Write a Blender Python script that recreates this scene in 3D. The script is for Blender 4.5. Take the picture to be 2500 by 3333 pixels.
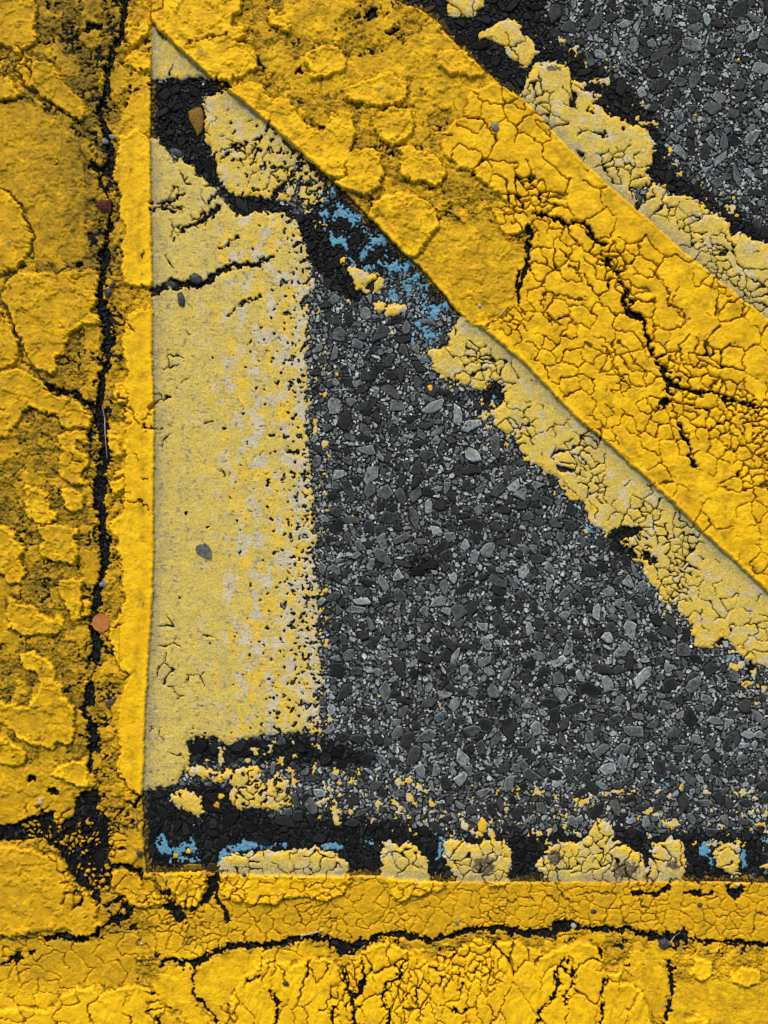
import bpy, math, random
import numpy as np

# ------------------------------------------------------------------ camera, light, exposure
S = 1.0 / 3000.0                       # metres per unit of the plan (plan: x 0..2500, y 0..3333 downwards)
CX, CY = 1250.0, 1666.5
scene = bpy.context.scene
for o in list(bpy.data.objects):
    bpy.data.objects.remove(o)
C = scene.collection
CAM_H = 1.35
cam = bpy.data.cameras.new('camera')
cam.sensor_fit = 'VERTICAL'
cam.sensor_height = 24.0
cam.lens = 24.0 * CAM_H / (3333 * S)
cam.clip_start = 0.01
cam.clip_end = 100.0
camo = bpy.data.objects.new('camera', cam)
camo.location = (0, 0, CAM_H)
C.objects.link(camo)
scene.camera = camo

SUN_EL, SUN_AZ = 39.0, -12.0           # azimuth measured from plan-up (+Y), clockwise
world = bpy.data.worlds.new('World')
scene.world = world
world.use_nodes = True
nt = world.node_tree
nt.nodes.clear()
sky = nt.nodes.new('ShaderNodeTexSky')
sky.sky_type = 'NISHITA'
sky.sun_disc = False
sky.sun_elevation = math.radians(SUN_EL)
sky.sun_rotation = math.radians(SUN_AZ)
sky.air_density = 1.0
sky.dust_density = 4.0
sky.ozone_density = 1.0
bgn = nt.nodes.new('ShaderNodeBackground')
bgn.inputs['Strength'].default_value = 0.10
wo = nt.nodes.new('ShaderNodeOutputWorld')
nt.links.new(sky.outputs[0], bgn.inputs[0])
nt.links.new(bgn.outputs[0], wo.inputs[0])
sun = bpy.data.lights.new('sun', 'SUN')
sun.energy = 1.5
sun.angle = math.radians(11)
sun.color = (1.0, 0.93, 0.82)
suno = bpy.data.objects.new('sun', sun)
suno.rotation_euler = (math.radians(90 - SUN_EL), 0, math.radians(180 - SUN_AZ))
suno.location = (0, 0, 3)
C.objects.link(suno)
scene.view_settings.view_transform = 'Standard'
scene.view_settings.look = 'None'
scene.view_settings.exposure = 0.66
scene.view_settings.gamma = 1.0
scene.view_settings.use_curve_mapping = False
scene.cycles.max_bounces = 4

rnd = random.Random(7)
rng = np.random.default_rng(11)

# ------------------------------------------------------------------ noise on the plan
def axis(n, p=2.7, far=620):
    a = list(np.arange(-14, n + 14, p))
    s, v = p, a[-1]
    while v < n + far:
        s = min(s * 1.05, 16); v += s; a.append(v)
    s, v, b = p, a[0], []
    while v > -far:
        s = min(s * 1.05, 16); v -= s; b.append(v)
    return np.array(b[::-1] + a, dtype=np.float32)
AX, AY = axis(2500), axis(3333)
NX, NY = len(AX), len(AY)
X, Y = np.meshgrid(AX, AY)

_lat = {}
def gnoise(x, y, s, seed):
    if seed not in _lat:
        r = np.random.default_rng(1000 + seed)
        a = r.random((256, 256)) * 2 * np.pi
        _lat[seed] = (np.cos(a).astype(np.float32), np.sin(a).astype(np.float32))
    gx, gy = _lat[seed]
    u = x / s + 57.3; v = y / s + 31.7
    iu = np.floor(u).astype(np.int32); iv = np.floor(v).astype(np.int32)
    fu = (u - iu).astype(np.float32); fv = (v - iv).astype(np.float32)
    su = fu * fu * fu * (fu * (fu * 6 - 15) + 10); sv = fv * fv * fv * (fv * (fv * 6 - 15) + 10)
    def c(a, b):
        i = (iv + b) & 255; j = (iu + a) & 255
        return gx[i, j] * (fu - a) + gy[i, j] * (fv - b)
    n0 = c(0, 0) * (1 - su) + c(1, 0) * su
    n1 = c(0, 1) * (1 - su) + c(1, 1) * su
    return (n0 * (1 - sv) + n1 * sv) * 1.5
def fbm(x, y, s, seed, octv=3, g=0.5):
    t = 0; a = 1; n = 0
    for k in range(octv):
        t = t + a * gnoise(x, y, s / 2 ** k, seed + k * 17); n += a; a *= g
    return t / n
def ss(a, b, x):
    t = np.clip((x - a) / (b - a), 0, 1)
    return t * t * (3 - 2 * t)

# warped plan: ragged edges come from looking shapes up through this
N30x, N30y = gnoise(X, Y, 34, 1), gnoise(X, Y, 34, 2)
N10x, N10y = gnoise(X, Y, 11, 3), gnoise(X, Y, 11, 4)
N5x, N5y = gnoise(X, Y, 6.5, 5), gnoise(X, Y, 6.5, 6)
WX = X + 9 * N30x + 6 * N10x + 2.6 * N5x
WY = Y + 9 * N30y + 6 * N10y + 2.6 * N5y
VX = X + 3.0 * N30x + 2.6 * N10x + 1.2 * N5x       # nearly straight edges (masked spray lines)
VY = Y + 3.0 * N30y + 2.6 * N10y + 1.2 * N5y

def box(pts, pad):
    x0, y0 = min(p[0] for p in pts) - pad, min(p[1] for p in pts) - pad
    x1, y1 = max(p[0] for p in pts) + pad, max(p[1] for p in pts) + pad
    return (slice(max(0, np.searchsorted(AY, y0)), min(NY, np.searchsorted(AY, y1))),
            slice(max(0, np.searchsorted(AX, x0)), min(NX, np.searchsorted(AX, x1))))
def segdist(PX, PY, pts, closed):
    d = np.full(PX.shape, 1e9, np.float32)
    n = len(pts)
    for i in range(n if closed else n - 1):
        ax, ay = pts[i]; bx, by = pts[(i + 1) % n]
        dx, dy = bx - ax, by - ay
        L = dx * dx + dy * dy
        if L == 0: continue
        t = np.clip(((PX - ax) * dx + (PY - ay) * dy) / L, 0, 1)
        np.minimum(d, (PX - ax - t * dx) ** 2 + (PY - ay - t * dy) ** 2, out=d)
    return np.sqrt(d)
def sdpoly(pts, PX=None, PY=None, pad=45):
    """signed distance, positive inside; (slices, array)"""
    PX = WX if PX is None else PX; PY = WY if PY is None else PY
    b = box(pts, pad)
    px, py = PX[b], PY[b]
    ins = np.zeros(px.shape, bool)
    n = len(pts)
    for i in range(n):
        ax, ay = pts[i]; bx, by = pts[(i + 1) % n]
        if ay == by: continue
        ins ^= ((ay > py) != (by > py)) & (px < (bx - ax) * (py - ay) / (by - ay) + ax)
    d = segdist(px, py, pts, True)
    return b, np.where(ins, d, -d)
NEG = -60.0
def union(polys, PX=None, PY=None):
    f = np.full(X.shape, NEG, np.float32)
    for p in polys:
        b, s = sdpoly(p, PX, PY)
        np.maximum(f[b], s, out=f[b])
    return f
def lines(pls, PX=None, PY=None, pad=60):
    """min over polylines of (distance - halfwidth); each = (halfwidth, pts)"""
    PX = WX if PX is None else PX; PY = WY if PY is None else PY
    f = np.full(X.shape, 60.0, np.float32)
    for w, pts in pls:
        b = box(pts, pad + w)
        np.minimum(f[b], segdist(PX[b], PY[b], pts, False) - w, out=f[b])
    return f

K = 840 / 1659.0
TO = dict(A=(0, 0), B=(830, 0), C=(1660, 0), D=(0, 830), E=(830, 830), F=(1660, 830), G=(0, 1660), H=(830, 1660),
          I=(1660, 1660), J=(0, 2490), K=(830, 2490), L=(1660, 2490))
def T(k, s):
    """points read off a plan sheet: 'x,y x,y ...' """
    ox, oy = TO[k]
    out = []
    for q in s.split():
        a, b = q.split(',')
        x, y = ox + float(a) * K, oy + float(b) * K
        if x <= 1: x = -70
        if y <= 1: y = -70
        if x >= 2499: x = 2570
        if y >= 3332: y = 3400
        out.append((x, y))
    return out
def P(s):
    return [tuple(float(v) for v in q.split(',')) for q in s.split()]

# ------------------------------------------------------------------ where the fresh coat was sprayed
EDGE_L = P('496,84 494,250 492,430 495,700 497,830 499,1000 498,1150 503,1280 506,1400 504,1540 503,1660 503,1800 500,1960 494,2014 490,2100 484,2180 478,2293 474,2400 471,2490 466,2560 462,2600 470,2650 468,2700 470,2760 480,2838')
BOT = P('560,2836 660,2832 725,2843 900,2844 1130,2846 1180,2846 1250,2852 1400,2865 1670,2868 1900,2868 2280,2866 2500,2872 3300,2880')
DLO = P('499,84 678,248 744,299 840,375 881,410 1002,521 1124,628 1205,714 1316,830 1367,870 1503,1032 1540,1062 1564,1066 1670,1154 1706,1184 1862,1351 2014,1478 2136,1590 2192,1640 2293,1741 2470,1903 2500,1933 3300,2700')
DUP = P('1270,-20 1286,4 1330,22 1367,30 1427,76 1458,121 1503,162 1579,238 1625,273 1670,309 1711,334 1787,420 1878,516 2014,638 2116,724 2237,835 2257,850 2419,982 2500,1043 3300,1760')
fresh_left = [(-900, -900)] + [(496, -900)] + EDGE_L + BOT + [(3300, 4200), (-900, 4200)]
fresh_diag = [(495, -900), (496, 84)] + DLO + DUP[::-1] + [(1240, -60), (1230, -900)]
sd_fresh = union([fresh_left, fresh_diag], VX, VY)
# far outside the padded boxes the union keeps NEG only outside all boxes, fine

# ------------------------------------------------------------------ old pale paint
PALE = {}
PALE['tri'] = P('470,60 499,84 690,258 640,258 560,262 499,258 470,250')
PALE['apex'] = P('663,314 744,290 870,395 1012,515 1050,590 1056,655 1000,705 975,668 930,652 880,662 830,648 770,640 740,622 712,580 706,560 690,500 668,455 655,350')
PALE['band'] = P('470,440 496,446 530,475 560,505 560,535 590,520 620,535 660,580 700,615 738,655 760,690 790,700 850,690 900,685 955,712 985,760 1005,830 1028,920 1000,985 1012,1100 1000,1200 1010,1300 1006,1430 1015,1540 1025,1660 1032,1760 1023,1850 1040,1920 1047,2040 1038,2130 1055,2200 1040,2290 1045,2340 1062,2392 1030,2397 960,2385 905,2392 850,2397 780,2410 740,2425 700,2400 640,2400 605,2408 625,2450 607,2500 585,2540 545,2560 500,2572 460,2575 440,2500 440,1000')
PALE['crescent'] = P('600,2515 650,2530 700,2545 740,2545 760,2560 745,2600 770,2632 840,2630 900,2642 945,2620 952,2570 930,2535 905,2515 882,2530 866,2562 845,2540 850,2500 835,2490 780,2500 720,2510 660,2500 610,2490')
PALE['blob'] = T('J', '1090,200 1180,165 1240,180 1290,210 1325,300 1270,335 1180,285 1100,245')
PALE['oval'] = P('716,2860 718,2800 750,2780 800,2775 870,2765 930,2768 1000,2760 1060,2765 1100,2780 1128,2810 1143,2850 1140,2862')
PALE['c1'] = P('1243,2870 1240,2790 1250,2740 1270,2733 1295,2745 1330,2742 1360,2760 1385,2790 1398,2830 1400,2880')
PALE['c2'] = P('1445,2740 1470,2733 1520,2735 1555,2750 1570,2740 1600,2730 1640,2735 1665,2760 1668,2800 1655,2880 1500,2880 1470,2840 1448,2800')
PALE['c3'] = P('1742,2810 1765,2785 1790,2750 1830,2740 1880,2745 1912,2722 1925,2690 1945,2672 1990,2680 1995,2720 1990,2742 2030,2745 2060,2760 2085,2790 2104,2812 2107,2880 1800,2880 1755,2840')
PALE['c4'] = P('2112,2800 2125,2760 2128,2742 2180,2735 2222,2730 2233,2780 2226,2880 2112,2880')
PALE['c5'] = T('L', '1300,580 1340,520 1400,495 1470,505 1478,590 1465,722 1435,725 1340,660')
PALE['c6'] = T('L', '1595,645 1659,605 1659,672 1620,672')
PALE['slow'] = P('1500,1030 1458,1088 1463,1124 1397,1144 1392,1159 1407,1174 1412,1205 1432,1230 1478,1240 1529,1260 1579,1280 1602,1238 1636,1258 1645,1306 1600,1332 1612,1377 1648,1427 1662,1412 1690,1453 1705,1500 1756,1519 1807,1559 1832,1584 1842,1620 1898,1635 1916,1675 1923,1706 1969,1731 1974,1761 2003,1740 2035,1807 2090,1837 2106,1883 2136,1913 2146,1964 2197,1964 2222,2004 2252,2040 2262,2090 2288,2111 2323,2100 2345,2060 2379,2090 2409,2141 2470,2171 2500,2176 3300,2900 3300,2600 2500,1900 2192,1610 1862,1321 1670,1124 1540,1030')
PALE['ua'] = T('B', '1220,0 1240,80 1225,100 1290,112 1400,100 1470,50 1490,0')
PALE['ub'] = P('1555,115 1580,95 1620,75 1640,60 1690,72 1700,110 1725,130 1752,165 1740,200 1712,222 1680,205 1650,180 1640,150 1600,135 1565,130')
PALE['uc'] = P('1680,325 1690,300 1716,253 1741,218 1766,203 1827,208 1852,223 1862,263 1898,273 1923,304 1959,314 1933,344 1964,354 1984,380 2014,380 2055,405 2106,420 2131,471 2123,537 2105,570 2125,578 2112,605 2070,612 2058,625 2075,660 2068,700 1850,520 1690,345')
PALE['ud'] = P('2060,690 2090,675 2100,650 2111,623 2126,595 2171,597 2166,638 2197,633 2252,638 2293,673 2333,694 2374,729 2379,770 2409,754 2450,775 2500,795 3300,1500 3300,1790 2500,1075 2257,880 2116,754')
PALE['r1'] = T('E', '570,110 640,80 700,100 760,120 820,140 832,200 800,242 740,252 690,235 610,200 570,160')
PALE['r2'] = T('E', '820,370 850,330 930,305 975,320 970,355 920,395 850,405')
PALE['r3'] = T('E', '760,310 800,290 835,320 830,360 790,380 755,350')
PALE['r4'] = T('B', '355,1430 400,1415 480,1425 470,1460 400,1475 355,1465')
PALE['i1'] = T('I', '1160,760 1230,720 1290,700 1360,750 1390,820 1310,850 1300,890 1240,900 1195,860')

# ------------------------------------------------------------------ raised slabs under the fresh coat
HIGH = {}      # name -> (owner, pts)
def hp(owner, k, s): HIGH['h%d' % len(HIGH)] = (owner, T(k, s))
hp('field', 'A', '0,0 215,0 245,90 232,270 190,320 110,355 50,312 0,292')
hp('field', 'A', '130,420 300,390 340,420 400,500 440,570 500,620 560,720 550,762 510,787 430,722 330,662 250,622 190,572 118,500')
hp('field', 'A', '0,490 50,510 110,580 152,625 100,655 0,667')
HIGH['hl4'] = ('field', P('-70,600 0,608 45,653 81,684 86,724 109,780 101,815 85,850 50,880 0,895 -70,900'))
hp('field', 'D', '110,130 300,120 480,115 620,100 650,180 612,290 600,380 662,420 650,460 560,442 480,500 430,560 410,640 370,660 370,740 330,770 250,742 180,640 150,540 90,450 75,340 20,300 40,200')
hp('field', 'D', '0,330 55,370 85,480 125,560 128,640 108,705 0,765')
hp('field', 'D', '0,785 120,735 220,775 310,855 400,922 490,920 550,990 590,1040 592,1110 480,1100 430,1122 400,1080 390,1040 300,1010 220,990 150,1010 120,1090 50,1170 0,1177')
hp('field', 'D', '380,1160 560,1120 580,1220 480,1190 500,1250 570,1300 582,1360 520,1400 560,1470 480,1480 400,1440 380,1380 402,1270')
hp('field', 'D', '178,1480 240,1500 322,1540 342,1659 170,1659')
hp('field', 'G', '150,-5 345,-5 385,60 340,88 240,90')
hp('field', 'G', '240,92 510,110 490,170 517,270 480,330 380,332 320,322 270,270 282,180')
hp('field', 'G', '0,80 70,110 120,190 172,260 130,320 172,380 150,462 90,472 30,420 0,330')
hp('field', 'G', '380,460 480,438 530,450 532,690 480,702 440,620 400,560')
hp('field', 'G', '550,578 590,590 592,670 540,692')
hp('field', 'G', '128,930 220,908 290,950 352,1000 360,1100 412,1130 412,1200 492,1260 497,1440 460,1492 380,1492 350,1532 200,1502 120,1450 60,1380 0,1340 0,1210 50,1240 200,1252 242,1190 272,1110 250,1042 150,1002')
hp('field', 'G', '0,1425 80,1468 172,1560 172,1600 130,1642 50,1622 0,1595')
HIGH['hl15'] = ('field', P('192,2495 240,2470 285,2475 288,2556 253,2556 212,2536 170,2520'))
hp('field', 'D', '400,1500 530,1520 540,1620 480,1659 420,1600')
hp('field', 'G', '60,560 180,600 250,640 330,700 400,680 430,760 350,800 180,790 60,760')
hp('strip', 'A', '800,390 850,345 950,345 975,360 990,480 900,470 850,440 800,430')
hp('strip', 'A', '870,170 960,150 955,240 850,330 820,200 830,140')
HIGH['s1'] = ('strip', P('452,420 462,428 492,452 520,475 520,975 497,930 465,932 452,945 425,932 402,905 402,800 412,735 398,712 392,660 402,640 385,610 366,575 372,555 392,500 390,450 420,440'))
HIGH['s2'] = ('strip', P('520,1000 455,1005 412,1045 413,1075 402,1110 408,1170 420,1220 405,1260 420,1285 412,1370 435,1380 410,1395 410,1460 415,1500 410,1590 408,1650 398,1680 365,1690 360,1720 375,1745 395,1790 395,1830 410,1920 412,1965 390,2000 360,2055 362,2090 385,2140 400,2180 418,2185 420,2215 395,2290 385,2340 388,2400 395,2450 385,2490 400,2530 448,2582 520,2600'))
hp('strip', 'D', '745,830 800,845 832,910 810,960 760,960 735,900')
hp('strip', 'D', '700,1165 750,1160 790,1200 780,1290 730,1290 700,1220')
hp('strip', 'D', '745,1390 810,1370 815,1410 760,1440 740,1420')
hp('strip', 'D', '715,1460 800,1440 810,1500 740,1550 710,1510')
HIGH['d1'] = ('diag', T('A', '985,-140 1530,-140 1530,0 1560,80 1510,120 1500,180 1582,190 1560,260 1500,275 1620,310 1662,350 1662,440 1560,500 1440,530 1345,540 1000,170 960,110'))
HIGH['d2'] = ('diag', P('744,290 775,283 830,273 856,288 876,324 891,334 916,319 941,334 967,364 977,400 1022,425 1053,430 1073,415 1073,375 1114,370 1144,375 1154,415 1164,440 1139,486 1144,526 1129,537 1124,587 1073,575 1000,535 880,425 840,390 735,310'))
hp('diag', 'B', '600,980 780,968 822,1060 812,1200 740,1252 620,1240 560,1230 500,1190 590,1150')
hp('diag', 'B', '750,770 880,700 1000,720 1022,860 940,922 880,942 800,900 760,850')
hp('diag', 'B', '910,960 980,940 1060,980 1150,1000 1222,1100 1200,1190 1140,1232 1080,1170 1000,1182 930,1120 942,1040')
hp('diag', 'B', '320,360 440,290 520,320 602,380 560,470 380,530 350,480')
hp('diag', 'B', '750,1300 880,1260 1040,1260 1100,1300 1162,1360 1192,1470 1110,1530 1060,1659 940,1659 730,1430')
hp('diag', 'B', '1150,360 1200,330 1330,330 1480,470 1400,510 1240,480 1180,440')
hp('diag', 'B', '100,60 220,150 230,230 160,200 90,170')
hp('diag', 'B', '560,600 700,520 860,480 960,520 980,640 860,700 700,680 600,660')
D8 = P('1440,440 1445,506 1490,550 1539,560 1574,600 1630,632 1655,680 1640,692 1606,690 1622,735 1650,775 1718,753 1712,850 1700,920 1655,1028 1560,1058 1530,1090 1670,1184 1862,1381 2136,1620 2500,1960 3300,2730 3300,1730 2500,1020 2257,828 2014,610 1787,390 1670,285 1600,280 1530,300 1510,385 1478,400')
HIGH['d8'] = ('diag', D8)
HIGH['corner'] = ('corner', T('J', '0,520 150,520 280,560 400,590 422,650 480,770 600,820 627,900 620,990 662,1010 600,1090 500,1090 420,1042 300,1050 150,1082 0,1092'))
HIGH['b0'] = ('lower', T('J', '0,1560 350,1560 390,1480 520,1420 600,1420 640,1480 700,1440 860,1410 960,1420 1000,1480 1060,1540 1060,1590 1010,1612 1040,1665 1040,1700 0,1700'))
HIGH['b1'] = ('lower', [(744 + 10, 3400), (772, 3340), (750, 3300), (760, 3230), (790, 3180), (830, 3140)] + T('K', '110,1250 220,1260 250,1292 330,1240 440,1240 520,1270 560,1332 600,1290 650,1250 680,1190 760,1150 850,1130 940,1160 1030,1210 1042,1290 1090,1250 1180,1270 1250,1200 1380,1140 1430,1100 1500,1150 1600,1120') + T('L', '5,1130 60,1130 130,1180 220,1212 320,1180 420,1130 500,1130 580,1180 612,1240 560,1320 630,1330 710,1330 700,1382 780,1400 850,1480 882,1560 930,1700') )
hp('lower', 'L', '1125,1620 1200,1608 1262,1640 1262,1700 1125,1700')
hp('lower', 'L', '1480,1285 1592,1310 1602,1380 1500,1420 1425,1360')
hp('lower', 'L', '1180,1230 1290,1250 1300,1340 1220,1380 1150,1330')
HIGH['l1'] = ('line', P('722,2836 735,2830 900,2830 1150,2830 1142,2870 1120,2910 1060,2925 970,2910 900,2935 830,2938 770,2930 735,2915 718,2890'))
HIGH['l2'] = ('line', P('1262,2845 1452,2845 1448,2890 1387,2905 1346,2910 1311,2925 1286,2920 1263,2895'))
hp('line', 'K', '1480,738 1622,738 1600,782 1520,770')
hp('line', 'J', '970,650 1300,660 1322,760 1292,880 1260,912 1180,912 1130,862 1110,790 1050,710')
hp('line', 'J', '722,680 820,652 900,702 930,800 1010,842 1030,880 960,900 880,900 780,840 730,760')

MIDP = [T('A', '0,690 160,655 300,722 430,782 500,900 512,1020 550,1100 530,1210 560,1300 540,1440 580,1590 520,1700 0,1700'),
        T('J', '0,0 480,0 520,80 470,120 490,290 450,335 370,370 350,300 270,290 200,330 80,385 0,350'),
        T('J', '0,1130 330,1130 580,1125 700,1090 880,1060 880,1400 600,1410 380,1470 330,1540 0,1540'),
        T('J', '1270,1270 1500,1200 1659,1180 1640,1290 1500,1440 1440,1600 1330,1560 1260,1470'),
        T('J', '960,1400 1080,1340 1200,1360 1240,1450 1200,1560 1090,1560 1010,1450'),
        P('480,2860 700,2850 1180,2850 2500,2880 3300,2890 3300,3080 2500,3060 2320,3050 2200,3040 2080,3010 1900,3000 1700,3020 1560,3015 1480,3040 1390,3055 1250,3030 1180,3055 1120,3065 1050,3045 880,3060 700,3085 640,3115 520,3110 500,3000 450,2950'),
        T('K', '0,1180 150,1160 480,1160 490,1230 300,1235 220,1255 0,1250'),
        T('L', '620,1330 900,1350 1010,1300 1010,1420 980,1600 900,1600 800,1400'),
        T('L', '1040,1400 1300,1380 1659,1380 1659,1700 1020,1700'),
        T('E', '960,0 1170,-200 1500,-200 1640,-60 1700,0 1720,120 1700,240 1620,380 1470,450 1330,400 1050,60'),
        T('B', '1080,200 1240,240 1600,560 1400,600 1340,740 1200,700 1000,500 700,560 500,600 420,500 620,380 900,330'),
        T('A', '980,580 985,830 900,830 760,900 780,760 840,620'),
        T('B', '0,320 140,330 250,400 230,480 150,500 60,430'),
        T('B', '180,-100 700,-100 640,60 500,150 380,260 250,230 180,120')]

# ------------------------------------------------------------------ gaps down to the road
BLACK = [P('950,690 1000,700 1030,740 1080,830 1140,900 1180,960 1160,985 1120,970 1060,900 1010,850 985,770'), T('A', '990,540 1300,530 1450,560 1445,600 1300,612 1300,690 1330,760 1305,900 1370,1000 1412,1150 1370,1192 1200,1042 1080,955 985,880 975,700'),
         T('J', '0,350 80,385 200,330 270,290 350,300 370,370 450,340 490,290 490,200 560,170 650,160 650,280 700,330 712,430 692,560 720,640 700,790 652,800 652,895 622,895 600,812 540,782 480,742 430,642 400,560 320,500 230,460 150,490 0,482'),
         T('J', '700,880 750,845 800,855 862,920 845,980 785,1000 775,1035 672,1022 700,970'),
         T('J', '1050,890 1110,870 1170,910 1280,915 1330,800 1340,700 1395,700 1400,780 1340,880 1290,930 1180,930 1200,990 1160,1010 1060,920'),
         T('J', '1020,805 1105,800 1110,850 1040,850'),
         T('J', '305,145 345,140 388,180 380,205 330,200'), T('J', '180,90 215,60 245,80 240,110 190,115'),
         T('J', '110,1190 150,1180 150,1250 120,1280 90,1260'), T('J', '190,1200 240,1190 230,1225 195,1230'),
         T('A', '530,200 560,140 620,160 670,155 660,195 590,190 560,220'),
         T('D', '490,50 540,40 550,80 500,100'),
         T('B', '840,210 915,185 905,230 850,235'), T('B', '710,70 790,60 790,120 720,130'),
         T('B', '270,450 310,440 315,480 270,480'),
         T('L', '770,815 850,805 920,815 960,800 980,765 1025,775 1010,810 950,840 915,855 900,830 780,835'),
         T('L', '1100,820 1180,800 1230,800 1250,820 1300,815 1300,840 1220,838 1180,830 1110,832'),
         T('L', '1370,760 1430,745 1500,770 1510,830 1450,860 1400,830'),
         T('C', '470,1440 500,1450 560,1540 630,1570 610,1600 540,1560 490,1520'),
         T('F', '725,330 790,350 850,400 880,450 800,435 740,380'), T('F', '920,680 960,680 1020,750 990,790 950,730'),
         T('F', '990,790 1040,800 1060,850 1010,870'),
         P('734,640 760,640 800,640 850,640 890,650 950,690 955,712 900,690 850,690 800,705 760,692 745,665'),
         T('I', '630,150 700,110 760,100 860,120 860,150 760,170 720,210 640,180'),
         T('I', '640,240 760,230 840,300 800,320 720,290'), T('I', '850,240 880,250 900,300 950,310 950,345 880,350 850,300'),
         T('I', '1310,840 1380,830 1400,890 1340,880'), T('I', '1510,980 1550,970 1580,1030 1520,1050'),
         T('C', '590,850 640,840 620,880 590,890'), T('C', '500,700 550,700 540,720 505,722'), T('C', '410,985 450,970 480,1010 440,1025'),
         T('C', '710,820 740,820 735,840 712,842')]
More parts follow.
